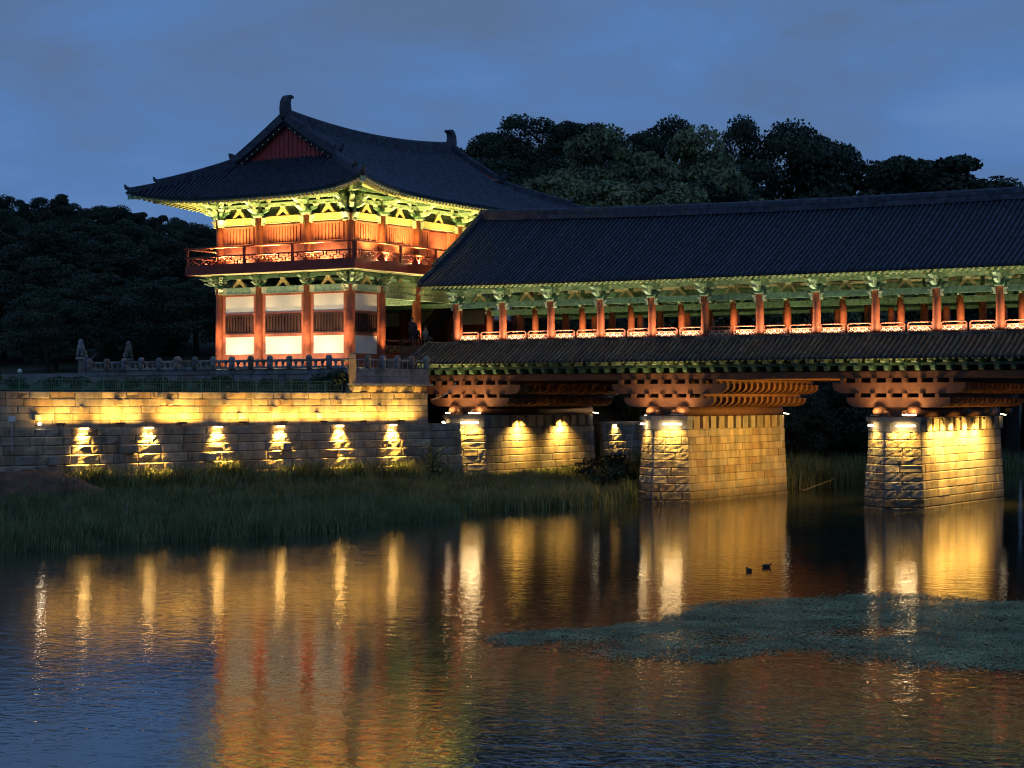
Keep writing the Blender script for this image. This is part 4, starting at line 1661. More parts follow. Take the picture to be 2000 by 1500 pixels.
for fc in ('front', 'right'):
    rz, at = FACE[fc]
    for ci, a in enumerate(GXC if fc == 'front' else GYC):
        if fc == 'right' and ci == 0:
            continue
        q = 0.42 if fc == 'front' else 0.36
        for sgn in ((-1, 1) if fc == 'front' else (1, -1)):
            if fc == 'right' and ci > 3:
                continue
            x_, y_ = at(a + sgn * q, .70)
            n_ = Vector(at(0, 1)).xy - Vector(at(0, 0)).xy
            zb = 8.34 if (fc == 'right' and ci >= 2) else 7.72
            o = place('uplight', upr, GH, gp(x_, y_, zb))
            lamp('SPOT', o, gp(x_, y_, zb + .18), (-.05 * n_.x, -.05 * n_.y, 1), 1250, (1, 0.68, 0.28), .06, cone=48, blend=.9)
# added wide fill lights on the terrace, put in to even out the plaster panels
wsh = MB().box(-.3, .3, -.08, .08, 0, .14).mesh('fill_wash', 'metal_dark')
for a in (-3.6, 0.0, 3.6):
    o = place('fill_wash', wsh, GH, gp(a, -HY - 2.6, 7.44))
    lamp('AREA', o, gp(a, -HY - 2.55, 7.66), (0, .85, .62), 84, (1, 0.78, 0.46), 1.6, .12, spread=110)
for a in (-7.8, ):
    o = place('fill_wash', wsh, GH, gp(HX + 2.4, a, 7.44), (0, 0, math.pi / 2))
    lamp('AREA', o, gp(HX + 2.35, a, 7.66), (-.85, 0, .62), 130, (1, 0.78, 0.46), 1.4, .12, spread=100, along=(0, 1, 0))
# inside the passage
for y in (-4.2, -1.4):
    o = place('uplight', upr, GH, gp(3.6, y, 8.33))
    lamp('SPOT', o, gp(3.6, y, 8.50), (0.1, 0, 1), 1500, (1, 0.72, 0.34), .06, cone=110, blend=.9)

# ---------------------------------------------------------------- terrace, stone balustrades, green fence
mb = MB()
q = [WA + WD * 5.5 - WN * 0.55, WA + WD * -0.05 - WN * 0.55]
mb.prism([(-112, 84.95), (q[0].x, 84.95), (q[1].x, q[1].y), (-66.6, 91.5), (-66.6, 128), (-112, 128)], 'z', 5.9, 7.42)
setp(mb.build('terrace', 'pavement'), kind='structure')
mb = MB()
pts = [WA + WD * s_ - WN * o_ for s_, o_ in ((5.6, .45), (36, .45), (36, 6), (36, 40), (5.6, 26))]
v = [(pts[0].x, pts[0].y, 6.12), (pts[1].x, pts[1].y, 6.12), (pts[2].x, pts[2].y, 6.45), (pts[3].x, pts[3].y, 7.3), (-112, 84.9, 7.3), (-66.0, 84.9, 6.45)]
mb.add(v, [(0, 5, 4, 3, 2, 1)])
setp(mb.build('lawn', 'lawn'), kind='structure')

TF = empty('terrace_wall', (-75, 84.6, 6.0), 'low grey stone terrace wall behind the shrubs in front of the gatehouse', 'wall')
TA = Vector((-85.6, 84.85, 0))
TDn = Vector((1, 0, 0))
TN = Vector((0, -1, 0))
for i, (z0, z1) in enumerate(((6.0, 6.42), (6.42, 6.84), (6.84, 7.22), (7.22, 7.56))):
    course(TF, TA, TDn, TN, 0, 20.6, z0, z1, 0.12 + (.06 if i == 3 else 0), .8, 1.6, m='granite_grey')

post_m = MB().lathe((0, 0, 0), [(.17, 0), (.17, .42), (.15, .45), (.19, .50), (.19, .60), (.165, .68), (.10, .745), (.02, .76)], 12).mesh('post', 'granite_grey', True)
ST = empty('stone_balustrade', (-75, 84.6, 7.5), 'grey stone balustrade with round-topped posts in front of the gatehouse', 'balustrade', 'stone balustrades')
n_ = 14
for i in range(n_ + 1):
    x = -85.3 + 20.3 * i / n_
    if i < n_:
        place('post', post_m, ST, (x, 84.6, 7.55), (0, 0, rnd.uniform(0, 1)), (1, 1, rnd.uniform(.97, 1.04)))
        x2 = -85.3 + 20.3 * (i + 1) / n_
        mb = MB()
        mb.tube([(x, 84.6, 8.02), (x2, 84.6, 8.02)], .075, 8)
        mb.build('rail', 'granite_grey', ST, True)
        mb = MB()
        mb.box(x + .1, x2 - .1, 84.53, 84.67, 7.56, 7.68)
        mb.build('base_rail', 'granite_grey', ST)
        for u in (.33, .67):
            c = Vector((x + (x2 - x) * u, 84.6, 7.68))
            MB().lathe(c, [(.09, 0), (.06, .10), (.10, .22), (.10, .28)], 8).build('baluster', 'granite_grey', ST)
SB = empty('stone_balustrade', (WA.x, WA.y, 6.6), 'grey stone balustrade on the corbelled corner balcony beside the bridge', 'balustrade', 'stone balustrades')
mb = MB()
slab(mb, -0.15, 5.75, -.45, .30, 6.54, 6.68)
mb.build('platform', 'granite_grey', SB)
mb = MB()
slab(mb, 0.0, 5.6, -.12, .12, 6.68, 7.06)
slab(mb, 0.0, 5.6, -.10, .10, 7.08, 7.42)
slab(mb, 0.0, 5.6, -.14, .14, 7.42, 7.52)
mb.build('panel', 'granite_grey', SB)
for i in range(6):
    s_ = 0.1 + 1.09 * i
    c = WA + WD * s_
    if i < 5:
        place('post', post_m, SB, (c.x, c.y, 7.50), None, (1, 1, 1.04))
        c2 = WA + WD * (s_ + 1.09)
        MB().tube([(c.x, c.y, 8.0), (c2.x, c2.y, 8.0)], .06, 8).build('rail', 'granite_grey', SB, True)
        for u in (.33, .67):
            e = c + (c2 - c) * u
            MB().lathe(Vector((e.x, e.y, 7.52)), [(.05, 0), (.035, .2), (.05, .42)], 8).build('baluster', 'granite_grey', SB)
c = WA + WD * 5.58
mb = MB()
mb.lathe((c.x, c.y, 6.68), [(.26, 0), (.26, 1.35), (.22, 1.42), (.25, 1.48), (.22, 1.62), (.10, 1.70)], 4)
mb.build('corner_post', 'granite', SB)
for i in range(5):
    s_ = .55 + 1.12 * i
    stone(SB, WA, WD, WN, s_, s_ + .55, 6.17, 6.53, .20, m='granite', depth=.4, bat=-.5, name='corbel')
course(EMB, WA, WD, WN, -.05, 5.7, 6.16, 6.53, -.10, .6, 1.4, m='granite')

# green metal fence along the wall top
FE = empty('metal_fence', tuple(WA + WD * 6 - WN * .42 + Vector((0, 0, 6.15))), 'low green metal fence along the top of the embankment wall', 'fence')
fA = WA - WN * .42
s = 6.0
prev = None
pm = MB().box(-.025, .025, -.025, .025, 0, .72).mesh('post', 'fence_green')
rzf = math.atan2(WD.y, WD.x)
k = MB()
sp = 1.18
k.box(0, sp, -.012, .012, .60, .63)
k.box(0, sp, -.012, .012, .10, .13)
k.box(0, sp, -.010, .010, .44, .46)
for i in range(11):
    x = sp * (i + .5) / 11
    k.box(x - .012, x + .012, -.010, .010, .13, .60 if i % 2 else .46)
fm = k.mesh('infill', 'fence_green')
while s < 34:
    c = fA + WD * s
    place('post', pm, FE, (c.x, c.y, 6.14), (0, 0, rzf))
    o = place('infill', fm, FE, (c.x, c.y, 6.14), (0, 0, rzf))
    setp(o, kind='stuff')
    s += sp

# ---------------------------------------------------------------- vegetation
def leaf_mesh(name, centres, radii, per, size, m, seed, flat=0.75, extra_m=None):
    """many small leaf faces spread through the shells of overlapping clumps"""
    r_ = np.random.default_rng(seed)
    C_ = np.repeat(np.array(centres), per, axis=0)
    Rr = np.repeat(np.array(radii), per, axis=0)
    n = len(C_)
    d = r_.normal(size=(n, 3))
    d /= np.linalg.norm(d, axis=1)[:, None]
    d[:, 2] = np.where(d[:, 2] < -0.35, -d[:, 2], d[:, 2])
    rad = Rr * (0.45 + 0.62 * r_.random(n) ** 0.6)
    P = C_ + d * rad[:, None] * np.array([1, 1, flat])
    nrm = d + r_.normal(size=(n, 3)) * 0.7
    nrm /= np.linalg.norm(nrm, axis=1)[:, None]
    a = np.cross(nrm, r_.normal(size=(n, 3)))
    a /= np.linalg.norm(a, axis=1)[:, None]
    b_ = np.cross(nrm, a)
    s_ = size * (0.55 + 0.9 * r_.random(n))
    a *= s_[:, None]
    b_ *= (s_ * 0.55)[:, None]
    vv = np.stack([P - a, P + b_, P + a, P - b_], axis=1).reshape(-1, 3)
    f = np.arange(n * 4).reshape(-1, 4)
    me = bpy.data.meshes.new(name)
    me.vertices.add(len(vv))
    me.vertices.foreach_set('co', vv.ravel())
    me.loops.add(n * 4)
    me.loops.foreach_set('vertex_index', f.ravel())
    me.polygons.add(n)
    me.polygons.foreach_set('loop_start', np.arange(0, n * 4, 4))
    me.materials.append(MATS[m])
    me.update()
    return me


def make_tree(kind, seed, m):
    """crown and trunk meshes of one tree kind, about 10 m tall"""
    r_ = random.Random(seed)
    tb = MB()
    cs, rs = [], []
    H = 10.0
    if kind == 'broad':
        tb.tube([(0, 0, -1), (.1, 0, 2), (.0, .15, 4.5), (.1, 0, 7.5)], [.34, .27, .20, .07], 7)
        for i in range(9):
            th = i * 2.4 + r_.uniform(-.4, .4)
            z = 2.2 + i * .55
            ln = r_.uniform(2.2, 3.4) * (1 - i * .04)
            e = Vector((math.cos(th) * ln, math.sin(th) * ln, z + ln * .5))
            tb.tube([(0, 0, z), (e.x * .5, e.y * .5, z + ln * .35), tuple(e)], [.13, .08, .03], 5)
            cs.append(e)
            rs.append(r_.uniform(1.4, 2.0))
        for i in range(52):
            th = r_.uniform(0, 6.28)
            u = r_.uniform(-.95, 1)
            k_ = math.sqrt(1 - u * u) * r_.uniform(.74, 1.12)
            cs.append(Vector((math.cos(th) * 3.5 * k_, math.sin(th) * 3.5 * k_, 5.7 + u * 3.5)))
            rs.append(r_.choice([.4, .55, .8, 1.0, 1.4]) * r_.uniform(.85, 1.15))
        per, sz = 640, .105
    elif kind == 'open':
        tb.tube([(0, 0, -1), (.15, 0, 2.5), (-.1, .1, 5), (.1, 0, 8.6)], [.32, .25, .18, .05], 7)
        for i in range(13):
            th = i * 2.4 + r_.uniform(-.5, .5)
            z = 2.8 + i * .45
            ln = r_.uniform(2.0, 3.8) * (1 - i * .035)
            e = Vector((math.cos(th) * ln, math.sin(th) * ln, z + ln * .5))
            tb.tube([(0, 0, z), (e.x * .5, e.y * .5, z + ln * .32), tuple(e)], [.12, .07, .025], 5)
            for q in range(3):
                f_ = r_.uniform(.6, 1.1)
                cs.append(e * f_ + Vector((r_.uniform(-.7, .7), r_.uniform(-.7, .7), z * (1 - f_) + r_.uniform(-.3, .6))))
                rs.append(r_.uniform(.7, 1.25))
        cs.append(Vector((0, 0, 9.2)))
        rs.append(.9)
        per, sz = 400, .10
    else:   # pine
        tb.tube([(0, 0, -1), (.1, 0, 3), (-.1, .1, 6), (0, 0, 9.8)], [.28, .22, .14, .03], 7)
        for i in range(22):
            th = i * 2.4
            z = 2.6 + i * .33
            ln = (2.9 - i * .105) * r_.uniform(.7, 1.15)
            e = Vector((math.cos(th) * ln, math.sin(th) * ln, z + .25 * ln * .4))
            tb.tube([(0, 0, z), tuple(e)], [.07, .02], 4)
            for q in (.5, .8, 1.05):
                cs.append(Vector((e.x * q, e.y * q, z + .15 + r_.uniform(-.1, .25))))
                rs.append(r_.uniform(.55, .95))
        cs.append(Vector((0, 0, 9.7)))
        rs.append(.5)
        per, sz = 330, .12
    return leaf_mesh('crown', [tuple(c_) for c_ in cs], rs, per, sz, m, seed), tb.mesh('trunk', 'bark', True)


KINDS = {
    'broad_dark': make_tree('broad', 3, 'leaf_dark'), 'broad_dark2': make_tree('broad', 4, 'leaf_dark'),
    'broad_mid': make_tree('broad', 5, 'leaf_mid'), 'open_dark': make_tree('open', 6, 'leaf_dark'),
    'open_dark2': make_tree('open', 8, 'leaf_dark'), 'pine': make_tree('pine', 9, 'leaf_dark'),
}


def tree(name, kind, x, y, s_, label, group, sxy=1.0, rz=None, z=None):
    z = ground_z(x, y) - .2 if z is None else z
    t_ = empty(name, (x, y, z), label, 'tree', group)
    rz = rnd.uniform(0, 6.28) if rz is None else rz
    cr_, tk = KINDS[kind]
    u1, u2 = rnd.uniform(.84, 1.18), rnd.uniform(.84, 1.18)
    place('crown', cr_, t_, (x, y, z), (0, 0, rz), (s_ * sxy * u1, s_ * sxy * u2, s_))
    place('trunk', tk, t_, (x, y, z), (0, 0, rz), (s_ * sxy * u1, s_ * sxy * u2, s_))
    return t_


# the hill to the right of the gatehouse: individually recognisable trees (site plan metres)
SK = [
    # kind, along, up the valley, height of the top, spread, label
    ('broad_dark', -4.6, 205, 34.6, 1.0, 'dark round tree on the skyline just right of the far roof ornament'),
    ('broad_dark2', -0.9, 205, 35.4, .95, 'dark skyline tree, second to the right of the gatehouse roof ornament'),
    ('open_dark', 3.2, 206, 36.9, 1.0, 'dark crest tree with a loose top above the gatehouse roof tail'),
    ('broad_dark2', 7.4, 207, 36.6, 1.0, 'dark domed tree at the crest of the hill'),
    ('broad_dark', 11.4, 207, 36.1, 1.0, 'dark tree on the crest right behind the olive pair'),
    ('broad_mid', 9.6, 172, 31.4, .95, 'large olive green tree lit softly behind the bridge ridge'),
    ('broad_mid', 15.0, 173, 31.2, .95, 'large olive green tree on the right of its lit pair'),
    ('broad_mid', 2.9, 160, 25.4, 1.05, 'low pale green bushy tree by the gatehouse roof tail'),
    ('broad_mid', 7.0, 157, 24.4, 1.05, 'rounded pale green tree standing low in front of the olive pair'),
    ('open_dark2', 16.6, 206, 36.0, .9, 'dark feathery tree behind the right olive tree'),
    ('broad_dark', 20.4, 204, 32.6, .75, 'dark sloping tree between the olive pair and the tall open one'),
    ('open_dark', 25.4, 204, 36.3, .72, 'tall open-crowned tree with sky showing through its branches'),
    ('open_dark2', 31.8, 204, 35.0, .82, 'broad spreading tree with sky gaps, right of the tall open one'),
    ('open_dark', 35.9, 205, 33.7, 1.0, 'spreading tree leaning right beside the broad one'),
    ('broad_dark', 39.6, 206, 31.6, 1.05, 'dark rounded tree sloping down right of the spreading pair'),
    ('pine', 43.2, 207, 31.4, 1.35, 'dark pine near the right end of the hill'),
    ('pine', 46.9, 207, 31.7, 1.3, 'dark pine with a pointed tip near the right end of the hill'),
    ('pine', 50.0, 207, 29.6, 1.45, 'last small pine where the wooded hill meets the bridge roof'),
    ('broad_mid', 17.8, 158, 21.8, 1.25, 'low green tree just above the bridge ridge beside the olive pair'),
]
for kd, a, f, zt, sxy, lab in SK:
    x, y = plan(a, f)
    tree('pine_tree' if kd == 'pine' else 'broadleaf_tree', kd, x, y, (zt - ground_z(x, y)) / (9.9 if kd != 'open_dark2' else 9.7), lab, 'trees on the hill behind the bridge', sxy)
# filling trees on the same hill
for i in range(58):
    a = -9 + 60 * (i % 29) / 28 + rnd.uniform(-.8, .8)
    f = rnd.uniform(192, 200) if i < 29 else rnd.uniform(168, 184)
    x, y = plan(a, f)
    zt = (30.0 if a < 22 else 27.2 - .10 * (a - 22)) if i < 29 else (26.0 if a < 20 else 23.5)
    tree('broadleaf_tree', rnd.choice(['broad_dark', 'broad_dark2', 'open_dark']), x, y, (zt + rnd.uniform(-1.5, 1.0) - ground_z(x, y)) / 10, 'dark tree in the dense wood behind the bridge roof', 'wood behind the bridge', 1.15)
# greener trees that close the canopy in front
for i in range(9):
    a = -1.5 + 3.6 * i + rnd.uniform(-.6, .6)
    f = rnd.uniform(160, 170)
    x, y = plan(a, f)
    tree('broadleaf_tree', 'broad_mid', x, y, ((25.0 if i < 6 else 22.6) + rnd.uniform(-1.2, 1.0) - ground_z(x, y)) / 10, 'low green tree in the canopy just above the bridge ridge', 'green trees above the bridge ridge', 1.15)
# trees and thicket seen under the roof and under the deck
for i in range(22):
    a = -2 + 44 * i / 21 + rnd.uniform(-.8, .8)
    f = rnd.uniform(132, 150)
    x, y = plan(a, f)
    if x > shore_x(y) - 3:
        x = shore_x(y) - 3 - rnd.uniform(0, 3)
    tree('bank_tree', rnd.choice(['broad_dark', 'broad_dark2']), x, y, rnd.uniform(.62, .85), 'dark tree on the far bank seen beneath and through the bridge', 'trees on the far bank', 1.15)
# the dark wooded hill on the left
for i in range(84):
    row = i // 21
    f = (165, 195, 222, 245)[row] + rnd.uniform(-8, 8)
    a = (-.33 + .24 * (i % 21) / 20 + rnd.uniform(-.008, .008)) * f
    x, y = plan(a, f)
    zt = (18.5, 23.0, 27.0, 30.0)[row] + rnd.uniform(-2, 1.2) + (-.05 * (a + 60))
    tree('hillside_tree', rnd.choice(['broad_dark', 'broad_dark2', 'broad_dark', 'open_dark2']), x, y, max(.7, (zt - ground_z(x, y)) / 10), 'dark tree on the wooded hillside left of the gatehouse', 'wood on the left hill', 1.3)
# skyline of the left hill
for i in range(30):
    a = -94 + 64 * i / 29 + rnd.uniform(-.6, .6)
    f = rnd.uniform(256, 266)
    x, y = plan(a, f)
    zt = 35.0 - .165 * max(0, a + 66) + rnd.uniform(-1.0, .9)
    tree('hillside_tree', rnd.choice(['pine', 'broad_dark2', 'broad_dark', 'open_dark']), x, y, max(.6, (zt - ground_z(x, y)) / 10), 'small dark tree along the skyline of the left hill', 'skyline of the left hill', .9)
for a, f, s_, lab in ((-33.5, 136, .62, 'dark round tree behind the stone lions at the left'), (-29.0, 148, .80, 'dark tree standing between the stone lions and the gatehouse'), (-36.5, 150, .78, 'dark tree at the left edge behind the fence')):
    x, y = plan(a, f)
    tree('broadleaf_tree', 'broad_dark2', x, y, s_, lab, 'trees behind the terrace', 1.25, z=7.0)

# shrubs between the fence and the stone balustrade
shr = []
for sd_ in (21, 22, 23):
    r_ = random.Random(sd_)
    cs = [(r_.uniform(-.55, .55), r_.uniform(-.4, .4), r_.uniform(.2, .65)) for _ in range(9)]
    shr.append(leaf_mesh('foliage', cs, [r_.uniform(.22, .42) for _ in cs], 150, .055, 'leaf_shrub', sd_))
stm = MB().tube([(0, 0, -.1), (.05, 0, .3), (-.05, .1, .6)], [.03, .025, .01], 5).mesh('stem', 'bark')
for i, s_ in enumerate([6.2, 7.3, 8.6, 10.2, 11.6, 13.2, 14.7, 16.4, 17.6, 19.2, 20.8, 22.4, 24.0, 25.6, 27.4]):
    c = WA + WD * s_ - WN * rnd.uniform(1.1, 1.6)
    k_ = 1.5 if i == 0 else rnd.uniform(.75, 1.15)
    sh = empty('shrub', (c.x, c.y, 6.15), 'big rounded shrub at the balcony corner post' if i == 0 else 'dark leafy shrub behind the green fence, %s from the balcony corner' % ('second', 'third', 'fourth', 'fifth', 'sixth', 'seventh', 'eighth', 'ninth', 'tenth', 'eleventh', 'twelfth', 'thirteenth', 'fourteenth', 'last')[i - 1], 'shrub', 'shrubs behind the green fence')
    rz = rnd.uniform(0, 6)
    place('foliage', shr[i % 3], sh, (c.x, c.y, 6.15), (0, 0, rz), (k_ * 1.15, k_ * 1.15, k_))
    place('stem', stm, sh, (c.x, c.y, 6.15), (0, 0, rz), (k_, k_, k_))


def blades(name, pts, hmin, hmax, wd, m, seed, lean=.28):
    """grass: each blade two tapering segments, bent over at the tip"""
    r_ = np.random.default_rng(seed)
    P = np.array(pts)
    n = len(P)
    h = (hmin + (hmax - hmin) * r_.random(n)) * (0.8 + .4 * np.sin(P[:, 0] * .9 + 1.3 * np.cos(P[:, 1] * .6)) ** 2)
    th = r_.random(n) * 6.283
    a = np.stack([np.cos(th), np.sin(th), np.zeros(n)], 1) * wd * (0.6 + .8 * r_.random(n))[:, None]
    bth = r_.random(n) * 6.283
    bd = np.stack([np.cos(bth), np.sin(bth), np.zeros(n)], 1) * (h * lean * (0.3 + 1.2 * r_.random(n)))[:, None]
    up_ = np.array([0, 0, 1.0])
    m1_ = P + up_ * (h * .55)[:, None] + bd * .35
    tp = P + up_ * (h * (1 - .12 * r_.random(n)))[:, None] + bd * 1.2
    vv = np.stack([P - a, P + a, m1_ + a * .8, m1_ - a * .8, tp], 1).reshape(-1, 3)
    base = np.arange(n)[:, None] * 5
    q = (base + np.array([[0, 1, 2, 3]])).ravel()
    t3 = (base + np.array([[3, 2, 4]])).ravel()
    me = bpy.data.meshes.new(name)
    me.vertices.add(len(vv))
    me.vertices.foreach_set('co', vv.ravel())
    me.loops.add(n * 7)
    me.loops.foreach_set('vertex_index', np.concatenate([q, t3]))
    me.polygons.add(n * 2)
    me.polygons.foreach_set('loop_start', np.concatenate([np.arange(n) * 4, n * 4 + np.arange(n) * 3]))
    me.materials.append(MATS[m])
    me.update()
    return me


def scatter(n, y0, y1, f0, f1, seed, clump=None):
    """points on the bank between the shore (0) and the wall (1)"""
    r_ = random.Random(seed)
    res = []
    while len(res) < n:
        y = r_.uniform(y0, y1)
        u = r_.uniform(f0, f1)
        sx, wx = shore_x(y), wall_x(y) + .75
        if y > 90:
            wx = -61.0
        x = sx + (wx - sx) * u
        if clump and (math.sin(x * 1.3 + y * .7) * math.sin(x * .6 - y * 1.1) < r_.uniform(-1, clump)):
            continue
        res.append((x, y, ground_z(x, y) - .03))
    return res


def in_pier(p):
    return any(abs(p[0] - cx) < PW / 2 + .3 and PY - PT - .2 < p[1] < PY + PL + PT for cx in PIERX)


g1 = [p for p in scatter(72000, 44, 107, -.03, 1.0, 5) if not in_pier(p)]
o = place('grass', blades('grass', g1, .28, .72, .020, 'grass_blade', 6))
setp(o, 'dense tall grass covering the bank below the embankment wall', 'grass', kind='stuff')
g2 = [p for p in scatter(9000, 46, 96, -.08, .22, 7, .6) if not in_pier(p)]
o = place('reeds', blades('reeds', g2, .5, 1.3, .02, 'reed_blade', 8, .2))
setp(o, 'taller dark reeds standing along the near waterline', 'reeds', kind='stuff')
g3 = [p for p in scatter(5200, 60, 90, .82, 1.0, 9, .2) if not in_pier(p)]
for s_ in BARS:
    for _ in range(1300):
        p = WA + WD * (s_ + rnd.gauss(-.2, .55)) + WN * rnd.uniform(.85, 1.9)
        g3.append((p.x, p.y, ground_z(p.x, p.y) - .03))
o = place('weeds', blades('weeds', g3, .5, 1.5, .026, 'grass_blade', 10, .4))
setp(o, 'bright weeds growing at the foot of the embankment wall', 'weeds', kind='stuff')
g5 = [p for p in scatter(3600, 46, 100, -.05, .8, 17, .1) if not in_pier(p)]
o = place('dead_stalks', blades('dead_stalks', g5, .5, 1.05, .016, 'dead_reed', 18, .5))
setp(o, 'bent straw coloured dead stalks scattered through the bank grass', 'stalks', kind='stuff')
g4 = scatter(26000, 107, 150, -.05, .9, 12)
o = place('reeds', blades('reeds', g4, .9, 2.0, .03, 'reed_blade', 13, .22))
setp(o, 'tall reed bed on the far bank beyond the piers', 'reeds', kind='stuff')

# thin margin of floating weed near the left bank
r_ = random.Random(31)


def pads(name, inside, box, n, size, m, seed):
    r2 = random.Random(seed)
    vv, ff = [], []
    while len(ff) < n:
        x, y = r2.uniform(box[0], box[1]), r2.uniform(box[2], box[3])
        if not inside(x, y, r2):
            continue
        s_ = size * r2.uniform(.5, 1.3)
        th = r2.uniform(0, 6.28)
        tx, ty = r2.uniform(-.12, .12), r2.uniform(-.12, .12)
        z = .008 + r2.uniform(0, .014)
        k_ = len(vv)
        for j in range(5):
            a = th + j * 1.2566
            dx, dy = math.cos(a) * s_, math.sin(a) * s_
            vv.append((x + dx, y + dy, max(.004, z + dx * tx + dy * ty)))
        ff.append(tuple(range(k_, k_ + 5)))
    return MB().add(vv, ff).mesh(name, m)


PADS = [(-24.6, 37.2), (-25.0, 39.3), (-24.0, 41.2), (-23.1, 43.6), (-23.7, 47.0), (-22.9, 49.5), (-21.5, 51.6), (-19.8, 51.8), (-17.5, 51.3), (-16.0, 53.9), (-13.3, 54.0), (-9.7, 39.2), (-11.6, 39.0), (-12.8, 39.1), (-14.4, 38.8), (-15.9, 39.6), (-17.3, 40.1), (-17.9, 38.1), (-18.6, 36.8), (-19.9, 36.2), (-21.7, 36.5), (-23.2, 36.5)]


def in_poly(x, y, poly):
    c_ = False
    j = len(poly) - 1
    for i in range(len(poly)):
        if (poly[i][1] > y) != (poly[j][1] > y) and x < (poly[j][0] - poly[i][0]) * (y - poly[i][1]) / (poly[j][1] - poly[i][1]) + poly[i][0]:
            c_ = not c_
        j = i
    return c_


def in_pads(x, y, r2):
    q = Vector((x * .22, y * .22, 3.0))
    x, y = x + r2.gauss(0, .16), y + r2.gauss(0, .55)
    jx = x + 1.1 * noise.fractal(q, .9, 2.2, 5) + .35 * noise.noise(q * 9)
    jy = y + 1.5 * noise.fractal(q + Vector((9, 4, 2)), .9, 2.2, 5) + .45 * noise.noise(q * 8 + Vector((5, 5, 5)))
    if not in_poly(jx, jy, PADS):
        return False
    hole = .42 + .9 * noise.fractal(Vector((x * .35, y * .16, 7.7)), 1.0, 2.0, 4)
    return hole < r2.uniform(.45, 1.05)


o = place('floating_plants', pads('floating_plants', in_pads, (-27, -8, 34, 57), 110000, .030, 'pad_leaf', 41))
setp(o, 'dull grey green mat of floating water plants in the right foreground', 'water plants', kind='stuff')

# broad-leaved plant by the wall near the first pier
c = WA + WD * 1.25 + WN * 1.9
pz = ground_z(c.x, c.y)
bp_ = empty('leafy_plant', (c.x, c.y, pz), 'large plant with long broad leaves in front of the wall beside the first pier', 'plant')
for i in range(26):
    th = i * 2.4
    ln = rnd.uniform(.9, 1.5)
    el = rnd.uniform(.35, 1.25)
    d = Vector((math.cos(th) * math.cos(el), math.sin(th) * math.cos(el), math.sin(el)))
    sd2 = Vector((-math.sin(th), math.cos(th), 0))
    b0 = Vector((c.x, c.y, pz + rnd.uniform(.2, 1.3)))
    p1 = b0 + d * ln * .5
    p2 = b0 + d * ln * .9 + Vector((0, 0, -.18 * ln))
    p3 = b0 + d * ln * 1.1 + Vector((0, 0, -.45 * ln))
    mb = MB()
    mb.add([b0, p1 - sd2 * .12, p1 + sd2 * .12, p2 - sd2 * .10, p2 + sd2 * .10, p3], [(0, 2, 1), (1, 2, 4, 3), (3, 4, 5)])
    mb.build('leaf', 'leaf_mid', bp_)
MB().tube([(c.x, c.y, pz - .1), (c.x, c.y, pz + 1.4)], [.06, .03], 6).build('stem', 'bark', bp_)
# bush in the lit corner beside the second pier
for (x, y, k_, lab) in ((-54.3, 95.6, 1.9, 'lit green bush at the water edge left of the amber pier'), (-56.2, 98.2, 2.2, 'lit green bush under the deck behind the water edge')):
    z = ground_z(x, y)
    sh = empty('bush', (x, y, z), lab, 'bush')
    place('foliage', shr[1], sh, (x, y, z), (0, 0, 1.0), (k_, k_, k_))
    place('stem', stm, sh, (x, y, z), None, (k_, k_, k_))

# fallen branch on the far shore between the piers
x, y = plan(18.0, 116.5)
br_ = empty('fallen_branch', (x, y, .1), 'pale fallen branch lying at the far waterline between the two piers', 'branch')
d = Vector((C32, S32, 0))
b0 = Vector((x, y, .12))
mb = MB()
mb.tube([b0, b0 + d * .9 + Vector((0, 0, .35)), b0 + d * 2.0 + Vector((0, 0, .75))], [.05, .04, .015], 6)
mb.build('limb', 'dead_wood', br_)
mb = MB()
mb.tube([b0 + d * .1, b0 - d * .5 + Vector((0, 0, .28))], [.035, .012], 5)
mb.build('twig', 'dead_wood', br_)

# dry reddish slope at the far left
mb = MB()
c = WA + WD * 27.0 + WN * 2.2
gridp = []
for i in range(13):
    row = []
    for j in range(13):
        u, v_ = (i - 6) / 6, (j - 6) / 6
        p = c + WD * (u * 4.6) + WN * (v_ * 2.4)
        hgt = 1.5 * max(0, 1 - (u + .0) ** 2 if u < 0 else 1 - .3 * u) * max(0, 1 - v_ ** 2) ** .8 * (1.0 if u > -1 else 0)
        row.append((p.x, p.y, ground_z(p.x, p.y) - .25 + hgt + .12 * math.sin(i * 2.1 + j * 1.7)))
    gridp.append(row)
mb.sheet(gridp)
setp(mb.build('earth_mound', 'soil_red', smooth=True), kind='structure')

